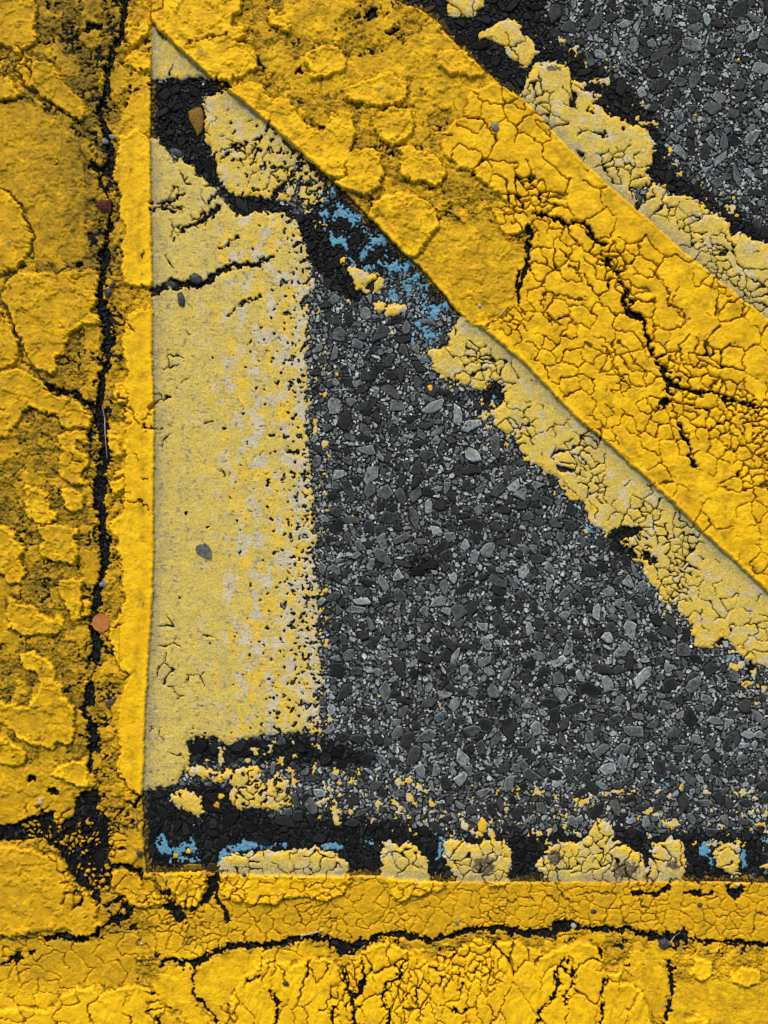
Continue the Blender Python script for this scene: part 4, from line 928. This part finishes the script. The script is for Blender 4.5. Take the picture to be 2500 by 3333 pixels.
BL = {'blue_apex': 'largest scatter of sky blue paint remnants under the tip of the diagonal stripe', 'blue_corner': 'faded blue patch on black tar in the inner bottom left corner',
      'blue_arc': 'blue paint rim curving over the long dome-shaped pale flake', 'blue_arc2': 'thin blue smear right of the long dome-shaped flake', 'blue_gap': 'blue sliver between the two upright pale flakes',
      'blue_r1': 'blue blotch left of the yellow wedge-shaped flake', 'blue_r2': 'blue blotch right of the yellow wedge-shaped flake', 'blue_r3': 'pale blue smudge cut by the right edge, above the small sliver',
      'blue_r4': 'small blue spot left of the sliver at the right edge', 'blue_r5': 'isolated blue chip on asphalt above a twisted yellow chip', 'blue_r6': 'narrow blue streak along the right side of the squarish flake',
      'blue_r7': 'tiny blue fleck above the widest pale flake', 'blue_hole': 'blue bits inside the black hole beside a brown paint chip', 'blue_s1': 'small blue remnant under the crumbled black notch of the crazed strip',
      'blue_s2': 'bright blue dash beside a yellow lobe of the crazed strip', 'blue_s3': 'blue speck beside the ragged yellow and cream flake', 'blue_s4': 'faint blue tint in the dark notch of the crazed strip',
      'blue_s5': 'tiny blue fleck under the middle of the crazed strip', 'blue_s6': 'thin blue line where asphalt meets the crazed strip', 'blue_s7': 'blue fleck on the asphalt just left of the thin blue line'}
for k, v in BL.items(): LAB[k] = ('blue_paint', v, 'old paint')
GRP = {'paint flake': 'pale paint flakes', 'old paint': 'blue paint remnants'}
OBJ = {}
def islands(m):
    """split a small mask into its edge-connected pieces"""
    lab = np.zeros(m.shape, np.int32); n = 0
    H_, W_ = m.shape
    for i, j in zip(*np.nonzero(m)):
        if lab[i, j]: continue
        n += 1; st = [(i, j)]; lab[i, j] = n
        while st:
            a, b_ = st.pop()
            for c_, d_ in ((a + 1, b_), (a - 1, b_), (a, b_ + 1), (a, b_ - 1)):
                if 0 <= c_ < H_ and 0 <= d_ < W_ and m[c_, d_] and not lab[c_, d_]:
                    lab[c_, d_] = n; st.append((c_, d_))
    return lab, n
for key, t in TN.items():
    m = THING == t
    if m.sum() < 6: continue
    rr, cc = np.nonzero(m.any(1))[0], np.nonzero(m.any(0))[0]
    r0, r1, c0, c1 = rr[0], rr[-1] + 1, cc[0], cc[-1] + 1
    sub = m[r0:r1, c0:c1]
    psub = np.where(sub & inframe[r0:r1, c0:c1], PART[r0:r1, c0:c1], 0)
    ids, cnt = np.unique(psub[psub > 0], return_counts=True)
    slabs = [i for i, n in zip(ids, cnt) if i < 1000 and n > 110]
    cl = sorted([(n, i) for i, n in zip(ids, cnt) if i >= 1000 and n > 75], reverse=True)[:290]
    keep = slabs + [i for n, i in cl]
    if len(keep) < 2: keep = []
    fresh_id = 500000; keep2 = []; nchips = 0
    for i in keep:
        pm_ = psub == i
        pr, pc = np.nonzero(pm_.any(1))[0], np.nonzero(pm_.any(0))[0]
        sl = (slice(pr[0], pr[-1] + 1), slice(pc[0], pc[-1] + 1))
        lab_, nl_ = islands(pm_[sl])
        for q_ in range(1, nl_ + 1):
            mm = lab_ == q_
            if mm.sum() < 60: psub[sl][mm] = 0
            else:
                new = (i if i < 1000 and i not in keep2 else fresh_id); fresh_id += 1
                if i < 1000 and new >= 1000: new = 900000 + fresh_id     # a further piece of a broken slab
                psub[sl][mm] = new; keep2.append(new)
    keep = keep2
    nm, label, cat = LAB[key]
    if keep:
        rest = sub & ~np.isin(psub, keep)
    else:
        rest = sub
    root, org = grid_mesh(nm, rest, M_BLUE if key.startswith('blue') else M_PAINT, origin=True, off=(r0, c0))
    tag(root, label, cat, GRP.get(cat), 'stuff' if key == 'flecks' else None)
    OBJ[key] = root
    for i in keep:
        pm_ = psub == i
        pr, pc = np.nonzero(pm_.any(1))[0], np.nonzero(pm_.any(0))[0]
        a0, a1, b0, b1 = pr[0], pr[-1] + 1, pc[0], pc[-1] + 1
        o, og = grid_mesh('paint_slab' if (i < 1000 or i > 900000) else 'paint_chip', pm_[a0:a1, b0:b1], M_PAINT, origin=True, off=(r0 + a0, c0 + b0))
        o.parent = root
        o.location = (og[0] - org[0], og[1] - org[1], 0)
print('painted', {k: len(o.children) for k, o in OBJ.items() if len(o.children)})

# ------------------------------------------------------------------ aggregate
paintV = np.maximum(cov * (1 - ss(.3, .7, np.maximum(mainc, blk))), bluemap)
SP = 2.7
gx0, gy0 = -380, -380
sx = np.arange(gx0, 2880, SP); sy = np.arange(gy0, 3713, SP)
jx = np.clip(np.searchsorted(AX, sx), 0, NX - 1); jy = np.clip(np.searchsorted(AY, sy), 0, NY - 1)
blocked = (np.maximum(cov * (1 - .0), 0)[np.ix_(jy, jx)] > .35)

blocked |= (bluemap[np.ix_(jy, jx)] > .4)
opened = (pits[np.ix_(jy, jx)] > .6)
tarS = tar[np.ix_(jy, jx)]
wide = (np.maximum(blk, mainc)[np.ix_(jy, jx)] > .8)
free = (~blocked) | (wide & (bluemap[np.ix_(jy, jx)] < .4))
ZS = Z[np.ix_(jy, jx)]; SPRS = (spray * (1 - freshc))[np.ix_(jy, jx)] ** 1.5
HS, WS = free.shape
def convex(r, el, nv):
    while True:
        k = nv + 3
        a = rng.uniform(0, 2 * math.pi, k); m = rng.uniform(.45, 1.12, k) ** .6
        pts = sorted(zip(np.cos(a) * m * r * el ** .5, np.sin(a) * m * r / el ** .5))
        def half(ps):
            h = []
            for p in ps:
                while len(h) > 1 and (h[-1][0] - h[-2][0]) * (p[1] - h[-2][1]) - (h[-1][1] - h[-2][1]) * (p[0] - h[-2][0]) <= 0: h.pop()
                h.append(p)
            return h[:-1]
        hull = half(pts) + half(pts[::-1])
        if len(hull) < 4: continue
        x = np.array([p[0] for p in hull]); y = np.array([p[1] for p in hull])
        x -= x.mean(); y -= y.mean()
        if min(np.ptp(x), np.ptp(y)) < r * .7: continue
        th = rng.uniform(0, math.pi); c, s = math.cos(th), math.sin(th)
        return x * c - y * s, x * s + y * c
def convex_old(r, el, nv):
    a = np.sort((np.arange(nv) + rng.uniform(-.38, .38, nv)) * 2 * math.pi / nv)
    rr = r * rng.uniform(.80, 1.12, nv)
    x = np.cos(a) * rr * el ** .5; y = np.sin(a) * rr / el ** .5
    th = rng.uniform(0, math.pi); c, s = math.cos(th), math.sin(th)
    return x * c - y * s, x * s + y * c
stones = []
def place(n, rlo, rhi, need, big):
    rs = np.sort(rng.uniform(rlo, rhi, n))[::-1]
    fr_, fc_ = np.nonzero(free)
    pick = rng.integers(0, len(fr_), n)
    for r, k in zip(rs, pick):
        i, j = fr_[k], fc_[k]
        if not free[i, j]: continue
        nv = int(rng.integers(5, 9)) if big else int(rng.integers(4, 7))
        vx, vy = convex(r, rng.uniform(1, 2.4), nv); nv = len(vx)
        q = int(r * 1.7 / SP) + 1
        i0, i1, j0, j1 = i - q, i + q + 1, j - q, j + q + 1
        if i0 < 0 or j0 < 0 or i1 > HS or j1 > WS: continue
        gy, gx_ = np.mgrid[-q:q + 1, -q:q + 1] * SP
        ins = np.ones(gy.shape, bool)
        for t_ in range(nv):
            ax, ay, bx, by = vx[t_], vy[t_], vx[(t_ + 1) % nv], vy[(t_ + 1) % nv]
            ins &= ((bx - ax) * (gy - ay) - (by - ay) * (gx_ - ax)) > -SP * .32 * math.hypot(bx - ax, by - ay)
        sub = free[i0:i1, j0:j1]
        tot = ins.sum()
        if tot == 0 or (sub & ins).sum() < need * tot: continue
        sub[ins] = False
        stones.append((r, sx[j], sy[i], vx, vy, float(tarS[i, j]), big, float(ZS[i, j]), float(SPRS[i, j])))
place(430, 24, 33, .93, True)
place(3900, 13, 24, .93, True)
nbig = len(stones)
place(8700, 9, 13, .92, False)
place(40000, 5, 9, .88, False)
place(80000, 2.8, 5, .76, False)
print('stones', nbig, len(stones))
def stone_geo(st, rich):
    r, x, y, vx, vy, tr, big, z0 = st[:8]
    n = len(vx)
    dark = tr
    v = rng.random()
    L = math.exp(rng.uniform(math.log(.012), math.log(.20)))
    if v > .93: L = rng.uniform(.18, .40)
    if r > 14: L = min(L, .22)
    if r < 9: L = min(L, .20) * rng.uniform(.3, 3.2)
    if 7 < r < 14: L = min(L, .19)
    L = L * (1 - .95 * dark) + .0015
    bl = rng.uniform(.0, 1); spv = st[8]
    L *= 1.04
    col = np.array([L * (.95 - .09 * bl), L * (1.03 + .01 * bl), L * (.95 + .10 * bl)])
    if spv > .15: col = col * (1 - spv * .7) + np.array([.30, .18, .008]) * spv * rng.uniform(.1, .8)
    top = min(4.5, 1.2 + r * .14) * rng.uniform(.5, 1.1)
    tx, ty = rng.uniform(-.22, .22, 2)
    base = -3.0 if z0 > -4.5 else z0
    zz = lambda px, py, h: base + 3.0 + h + px * tx + py * ty
    V = []; Cc = []
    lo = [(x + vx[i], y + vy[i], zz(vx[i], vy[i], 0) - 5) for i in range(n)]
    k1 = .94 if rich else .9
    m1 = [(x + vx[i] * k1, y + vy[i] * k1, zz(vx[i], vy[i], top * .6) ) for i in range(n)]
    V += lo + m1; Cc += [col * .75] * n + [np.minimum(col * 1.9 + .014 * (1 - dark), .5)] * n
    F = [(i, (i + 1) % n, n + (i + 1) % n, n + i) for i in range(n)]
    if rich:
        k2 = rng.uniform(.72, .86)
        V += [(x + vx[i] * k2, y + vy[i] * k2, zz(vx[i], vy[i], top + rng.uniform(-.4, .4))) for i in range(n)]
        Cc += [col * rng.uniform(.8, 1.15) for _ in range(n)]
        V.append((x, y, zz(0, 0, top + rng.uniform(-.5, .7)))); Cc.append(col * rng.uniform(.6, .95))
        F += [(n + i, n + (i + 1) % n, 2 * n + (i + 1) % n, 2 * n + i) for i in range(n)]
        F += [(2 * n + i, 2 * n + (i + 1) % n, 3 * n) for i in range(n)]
    else:
        F += [tuple(range(n, 2 * n))]
    return V, F, Cc
def mesh_from(name, V, F, Cc, org=(0, 0)):
    me = bpy.data.meshes.new(name)
    co = [((x - CX) * S - org[0], (CY - y) * S - org[1], z * S) for x, y, z in V]
    F = [tuple(reversed(f)) for f in F]
    me.from_pydata(co, [], F)
    at = me.color_attributes.new('tone', 'FLOAT_COLOR', 'POINT')
    a = np.ones((len(V), 4), np.float32); a[:, :3] = np.array(Cc)
    at.data.foreach_set('color', a.ravel())
    me.materials.append(M_STONE)
    return me
order = sorted(range(len(stones)), key=lambda i: -stones[i][0] * (0 <= stones[i][1] <= 2500 and 0 <= stones[i][2] <= 3333))
for i in order[:295]:
    st = stones[i]; org = ((st[1] - CX) * S, (CY - st[2]) * S)
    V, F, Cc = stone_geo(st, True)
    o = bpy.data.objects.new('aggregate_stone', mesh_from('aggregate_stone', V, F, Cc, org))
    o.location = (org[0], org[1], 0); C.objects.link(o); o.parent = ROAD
AV, AF, AC = [], [], []
for i in order[295:]:
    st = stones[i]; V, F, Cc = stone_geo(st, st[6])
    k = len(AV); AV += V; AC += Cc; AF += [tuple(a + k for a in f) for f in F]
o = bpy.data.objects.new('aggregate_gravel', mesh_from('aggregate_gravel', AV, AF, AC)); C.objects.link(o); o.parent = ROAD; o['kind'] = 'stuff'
print('gravel faces', len(AF))

# the wider road round the detailed piece
q = NB('plain_asphalt')
pc_ = q.mix(q.ramp(q.vor(110), .2, .6), (0.07, 0.072, 0.075), (0.015, 0.015, 0.016))
q.bump(q.noise(300, 4, .7), .003, .8)
M_FAR = q.done(q.mix(q.ramp(q.noise(500, 3), .4, .7), pc_, (0.035, 0.035, 0.036)), .8, .3)
me = bpy.data.meshes.new('surrounding_road')
R = 30.0; zb = -14 * S
me.from_pydata([(-R, -R, zb), (R, -R, zb), (R, R, zb), (-R, R, zb)], [], [(0, 1, 2, 3)]); me.materials.append(M_FAR)
o = bpy.data.objects.new('surrounding_road', me); C.objects.link(o); tag(o, 'plain asphalt carrying on round the detailed road surface', kind='structure')

# ------------------------------------------------------------------ loose things
def zat(x, y, r=0):
    return max(lookup(Z, x + a, y + b) for a in (-r, 0, r) for b in (-r, 0, r))
def solid(name, x, y, outline, thick, mat, label, cat, z=None, dome=0.0, tilt=(0, 0), group=None, sub=3, jag=.0, parent=None, cup=0.0):
    """closed plate or pebble from an outline (plan units about x, y), ringed so the top can dome"""
    n = len(outline)
    z0 = zat(x, y, 4) if z is None else z
    V = []; F = []
    def zz(px, py, h): return z0 + h + px * tilt[0] + py * tilt[1]
    rmax = max(math.hypot(*p) for p in outline)
    rings = [(1.0, 0), (1.0, thick * .7)] + [(1 - (k + 1) / (sub + 1), thick) for k in range(sub)]
    for k, (s_, h) in enumerate(rings):
        for px, py in outline:
            j = rnd.uniform(-jag, jag)
            hh = h + (dome * (1 - s_ * s_) if k else 0) + cup * (s_ * math.hypot(px, py) / rmax) ** 2 * (1 if k else 1) + j
            V.append((px * s_, -py * s_, zz(px * s_, py * s_, hh)))
    V.append((0, 0, zz(0, 0, thick + dome)))
    for k in range(len(rings) - 1):
        for i in range(n):
            F.append((k * n + i, k * n + (i + 1) % n, (k + 1) * n + (i + 1) % n, (k + 1) * n + i))
    L_ = (len(rings) - 1) * n
    for i in range(n): F.append((L_ + i, L_ + (i + 1) % n, len(V) - 1))
    F.append(tuple(reversed(range(n))))
    F = [tuple(reversed(f)) for f in F]
    me = bpy.data.meshes.new(name)
    me.from_pydata([(a * S, b * S, c * S) for a, b, c in V], [], F)
    me.materials.append(mat)
    o = bpy.data.objects.new(name, me); C.objects.link(o)
    if parent is None:
        o.location = ((x - CX) * S, (CY - y) * S, 0); tag(o, label, cat, group)
    else:
        o.parent = parent; o.location = (((x - CX) * S) - parent.location[0], ((CY - y) * S) - parent.location[1], 0)
    return o
def irregular(rx, ry, n=11, amp=.16, rot=0.0):
    pts = []
    for i in range(n):
        a = 2 * math.pi * (i + rnd.uniform(-.25, .25)) / n; k = 1 + rnd.uniform(-amp, amp)
        px, py = rx * k * math.cos(a), ry * k * math.sin(a)
        pts.append((px * math.cos(rot) - py * math.sin(rot), px * math.sin(rot) + py * math.cos(rot)))
    return pts
def tube(name, pts, r, mat, label, cat, parent=None):
    """thin bent stalk through plan points (x, y, z)"""
    V = []; F = []; x0, y0, _ = pts[0]
    m = 6
    for k, (x, y, z) in enumerate(pts):
        a = pts[max(0, k - 1)]; b = pts[min(len(pts) - 1, k + 1)]
        dx, dy = b[0] - a[0], b[1] - a[1]; L = math.hypot(dx, dy) or 1
        nx, ny = -dy / L, dx / L
        rr = r * (1 - .65 * k / (len(pts) - 1))
        for i in range(m):
            t = 2 * math.pi * i / m
            V.append((x - x0 + nx * rr * math.cos(t), -(y - y0 + ny * rr * math.cos(t)), z + rr * math.sin(t)))
    for k in range(len(pts) - 1):
        for i in range(m): F.append((k * m + i, k * m + (i + 1) % m, (k + 1) * m + (i + 1) % m, (k + 1) * m + i))
    F.append(tuple(range(m))); F.append(tuple(reversed(range((len(pts) - 1) * m, len(pts) * m))))
    me = bpy.data.meshes.new(name); me.from_pydata([(a * S, b * S, c * S) for a, b, c in V], [], F); me.materials.append(mat)
    o = bpy.data.objects.new(name, me); C.objects.link(o)
    if parent is None:
        o.location = ((x0 - CX) * S, (CY - y0) * S, 0); tag(o, label, cat)
    else:
        o.parent = parent; o.location = ((x0 - CX) * S - parent.location[0], (CY - y0) * S - parent.location[1], 0)
    return o
M_LEAF = simple_material('orange_leaf', (0.34, 0.115, 0.025), (0.44, 0.17, 0.045), 200, .5)
M_RIB = simple_material('leaf_rib', (0.28, 0.08, 0.03), (0.40, 0.13, 0.05), 300, .6)
M_GLEAF = simple_material('grey_leaf', (0.05, 0.055, 0.06), (0.13, 0.14, 0.15), 220, .45)
M_RED = simple_material('maroon_leaf', (0.035, 0.006, 0.004), (0.09, 0.018, 0.012), 320, .6)
M_PEB = simple_material('grey_pebble', (0.08, 0.083, 0.086), (0.27, 0.28, 0.285), 350, .55)
M_PEBD = simple_material('dark_pebble', (0.018, 0.020, 0.022), (0.075, 0.08, 0.085), 350, .5)
M_PEBL = simple_material('pale_pebble', (0.30, 0.30, 0.27), (0.52, 0.51, 0.47), 350, .5)
M_STRAW = simple_material('dry_straw', (0.30, 0.24, 0.13), (0.55, 0.48, 0.32), 500, .6)
M_BROWN = simple_material('brown_paint_chip', (0.11, 0.060, 0.004), (0.24, 0.135, 0.010), 600, .65)
M_YCR = simple_material('yellow_crumb', (0.62, 0.36, 0.012), (0.80, 0.50, 0.03), 700, .6)
M_CRC = simple_material('cream_crumb', (0.48, 0.40, 0.20), (0.66, 0.58, 0.36), 700, .6)
M_CHIP = simple_material('ochre_crumb', (0.42, 0.22, 0.015), (0.6, 0.36, 0.03), 700, .6)
M_PURP = simple_material('purple_scrap', (0.05, 0.025, 0.03), (0.13, 0.07, 0.07), 300, .6)

lf = [(30 * math.cos(t) * (1 - .04 * math.cos(2 * t)), 29 * math.sin(t) + (6 if abs(t - 1.35) < .16 else 0)) for t in [2 * math.pi * i / 28 for i in range(28)]]
LZ = max(zat(332, 2025, 14), 8) + 2
leaf = solid('round_leaf', 332, 2025, lf, 1.0, M_LEAF, 'small round orange brown leaf lying across the long black crack', 'leaf', z=LZ, cup=3.5, tilt=(.05, .02))
tube('leaf_rib', [(331, 2000, LZ + 3.4), (332, 2020, LZ + 1.2), (336, 2040, LZ + 2.4), (340, 2058, LZ + 5)], 1.3, M_RIB, None, None, leaf)
tube('leaf_stalk', [(339, 2053, LZ + 4), (344, 2066, LZ + 3), (349, 2082, LZ + 1)], 3.0, M_RIB, None, None, leaf)
gl = [(-26, -3), (-22, -14), (-10, -20), (-4, -17), (3, -24), (10, -18), (17, -14), (22, -6), (26, 2), (25, 18), (22, 26), (10, 22), (-2, 20), (-14, 14), (-24, 8)]
g = solid('dark_leaf', 664, 1790, gl, 1.2, M_GLEAF, 'dark grey curled leaf on the wide pale band', 'leaf', cup=5, tilt=(.03, .05), jag=.5, z=zat(664, 1790, 10) + 1)
gz = zat(664, 1790, 10) + 1
tube('leaf_rib', [(648, 1784, gz + 3), (664, 1790, gz + 1.6), (684, 1804, gz + 6)], 1.2, M_PEB, None, None, g)
solid('red_leaf_scrap', 341, 672, [(-28, 2), (-18, -12), (-8, -20), (8, -16), (24, -20), (25, 0), (24, 24), (10, 20), (0, 14), (-12, 12)], 1.4, M_RED, 'dark maroon leaf scrap lodged by the long crack', 'leaf scrap', dome=2.5, jag=.6)
solid('leaf_scrap', 362, 2285, [(-18, -2), (-6, -8), (6, -14), (20, -20), (16, -6), (4, 6), (-2, 16), (-14, 10)], 1.4, M_PURP, 'purplish brown scrap in a dent right of the long crack', 'leaf scrap', dome=2, jag=.6)
G1 = 'grey stones lying on the paint'
for nm, x, y, rx, ry, rot, h, m, lab in [
    ('pebble', 1610, 420, 14, 14, 0, 9, M_PEB, 'round light grey pebble sitting on the upper diagonal stripe'),
    ('pebble', 343, 462, 13, 9, .6, 6, M_PEB, 'left of two grey chips in the long crack, above the bright strip'),
    ('pebble', 370, 451, 13, 7, .3, 6, M_PEB, 'right of two grey chips in the long crack, above the bright strip'),
    ('pebble', 354, 956, 13, 14, 0, 8, M_PEBD, 'dark blocky stone wedged in the long crack level with the thick side crack'),
    ('pebble', 369, 930, 14, 7, -.8, 6, M_PURP, 'brownish stone sliver just above the dark blocky stone'),
    ('pebble', 638, 908, 22, 18, .3, 9, M_PEBD, 'largest black stone in the crack that crosses the pale band'),
    ('pebble', 592, 975, 13, 24, -.2, 8, M_PEBD, 'tall dark stone below the crack that crosses the pale band'),
    ('pebble', 553, 925, 20, 14, .2, 7, M_PEBD, 'paint-dusted dark stone where the side crack meets the yellow strip'),
    ('pebble', 339, 1900, 14, 10, -.3, 6, M_PEB, 'flat grey stone chip in the long crack above the orange leaf'),
    ('pebble', 2159, 3067, 17, 16, .4, 10, M_PEBD, 'dark stone stuck in the right part of the wavy crack'),
    ('pebble', 1868, 3014, 10, 10, 0, 7, M_PEBL, 'pale round pebble on the wavy black crack'),
    ('pebble', 1930, 2963, 12, 8, .2, 5, M_PEBD, 'dark oval pebble set in the horizontal line, left of a smaller one'),
    ('pebble', 2275, 2941, 9, 6, -.3, 5, M_PEBD, 'small dark pebble in the right part of the horizontal line'),
    ('pebble', 1488, 2999, 6, 9, 0, 5, M_PEB, 'tiny grey pebble in the middle of the horizontal line'),
    ('pebble', 931, 3193, 10, 9, 0, 6, M_PEBD, 'black pebble on the lower yellow area'),
    ('pebble', 458, 2772, 10, 10, 0, 6, M_PEBD, 'dark pebble on the yellow strip left of the blue corner patch'),
    ('pebble', 399, 1317, 7, 7, 0, 5, M_PEBD, 'small blue grey pebble left of the bright strip'),
    ('pebble', 797, 2842, 8, 6, 0, 5, M_PEBD, 'dark pebble at the foot of the long dome-shaped flake'),
    ('pebble', 2397, 2876, 8, 5, 0, 5, M_PEBL, 'whitish pebble at the black break of the horizontal line'),
    ('pebble', 463, 3067, 6, 4, 0, 4, M_PEBL, 'tiny white pebble at the left start of the horizontal line'),
    ('pebble', 1560, 997, 6, 6, 0, 4, M_PEBL, 'tiny glinting pebble on the lower edge of the diagonal stripe'),
    ('pebble', 575, 497, 26, 15, .3, 8, M_PEBD, 'flat dark stone at the lower side of the black hole')]:
    solid(nm, x, y, irregular(rx, ry, 10, .14, rot), h * .55, m, lab, 'pebble', dome=h * .5, jag=.5, group=G1)
solid('metal_chip', 134, 2604, [(-6, -9), (6, -10), (7, 9), (-5, 10)], 3, M_PEBL, 'small silvery chip in the yellow paint at the lower left', 'chip', dome=.5, tilt=(.1, 0))
solid('paint_chip', 638, 386, [(-24, -22), (-6, -36), (16, -36), (24, -20), (24, 10), (20, 38), (6, 56), (-2, 40), (-12, 20), (-22, 4)], 5, M_BROWN, 'brown amber paint chip at the right rim of the black hole', 'paint chip', dome=2, jag=.8, z=-2)
def crumb_(x, y, r, m, lab, h=5):
    solid('paint_crumb', x, y, irregular(r, r * rnd.uniform(.6, .95), 8, .25, rnd.uniform(0, 3)), h * .6, m, lab, 'paint crumb', dome=h * .5, jag=.5, group='loose paint crumbs')
for x, y, r, m, lab in [
    (615, 2771, 9, M_YCR, 'bright yellow crumb on the faded blue corner patch'), (572, 2786, 9, M_CHIP, 'dull ochre crumb left of the bright one on the blue corner patch'),
    (706, 2619, 14, M_CHIP, 'squarish ochre crumb between the lemon flake and the curling patch'), (720, 2592, 11, M_YCR, 'yellow crumb tucked against the curling patch'),
    (1400, 1263, 10, M_YCR, 'upper of two touching yellow crumbs on asphalt beside the crazed strip'), (1402, 1282, 9, M_YCR, 'lower of two touching yellow crumbs on asphalt beside the crazed strip'),
    (1577, 1460, 7, M_YCR, 'lone yellow crumb on asphalt left of the thin blue line'), (1096, 1218, 7, M_YCR, 'yellow crumb on asphalt below the black crack'), (1119, 850, 15, M_YCR, 'golden crumb at the upper end of the round crazed flake'),
    (1148, 1680, 5, M_YCR, 'tiny yellow crumb high in the central asphalt'), (1237, 2266, 5, M_YCR, 'left of two yellow crumbs low in the central asphalt'), (1432, 2300, 5, M_YCR, 'right of two yellow crumbs low in the central asphalt'),
    (1065, 2013, 7, M_CHIP, 'ochre crumb just right of the wide pale band'), (1569, 2683, 24, M_YCR, 'big lumpy yellow crumb above the double-humped flake'), (1512, 2687, 20, M_CRC, 'cream crumb left of the big lumpy yellow one'),
    (2404, 195, 6, M_YCR, 'yellow crumb in the upper right asphalt'), (2262, 375, 6, M_YCR, 'yellow crumb in the upper right asphalt near the black band'), (2398, 702, 7, M_YCR, 'yellow crumb on the black band near the right edge'),
    (2177, 1978, 13, M_CRC, 'white splinter of paint beside a lobe of the crazed strip'), (2150, 1948, 9, M_CRC, 'small cream splinter above the white one'),
    (1365, 2500, 9, M_YCR, 'small yellow crumb at the lower edge of the asphalt triangle'), (1107, 250, 0.1, M_YCR, '')]:
    if r > 1: crumb_(x, y, r, m, lab)
# straws
def straw(pts, r, lab, lift=3):
    tube('straw', [(x, y, zat(x, y, 6) + lift) for x, y in pts], r, M_STRAW, lab, 'straw')
straw([(337, 1325), (341, 1360), (344, 1395), (347, 1430), (350, 1490)], 2.2, 'long pale dry straw lying along the long black crack')
straw([(368, 1272), (360, 1290), (350, 1308)], 1.7, 'short pale straw slanting just above the long straw')
straw([(446, 2642), (447, 2670), (444, 2700)], 1.9, 'short pale straw on the yellow strip above the blue corner patch')
straw([(2205, 672), (2230, 693), (2262, 722)], 1.6, 'thin straw on the upper pale crazed strip')
straw([(980, 3040), (1012, 3034), (1036, 3028), (1056, 3022)], 3.2, 'dry curled husk on the horizontal line just above the wavy crack')
straw([(2213, 3080), (2218, 3092), (2221, 3102)], 3.0, 'short white splinter below the dark stone in the wavy crack')
straw([(2178, 3062), (2196, 3048), (2212, 3028)], 1.8, 'dark thin twig beside the stone in the wavy crack')
straw([(1625, 1030), (1632, 1022), (1640, 1012)], 3.0, 'tiny whitish bit on the lower left edge of the diagonal stripe')
straw([(984, 3260), (990, 3266), (996, 3272)], 2.2, 'tiny lemon sliver on the lower yellow area')
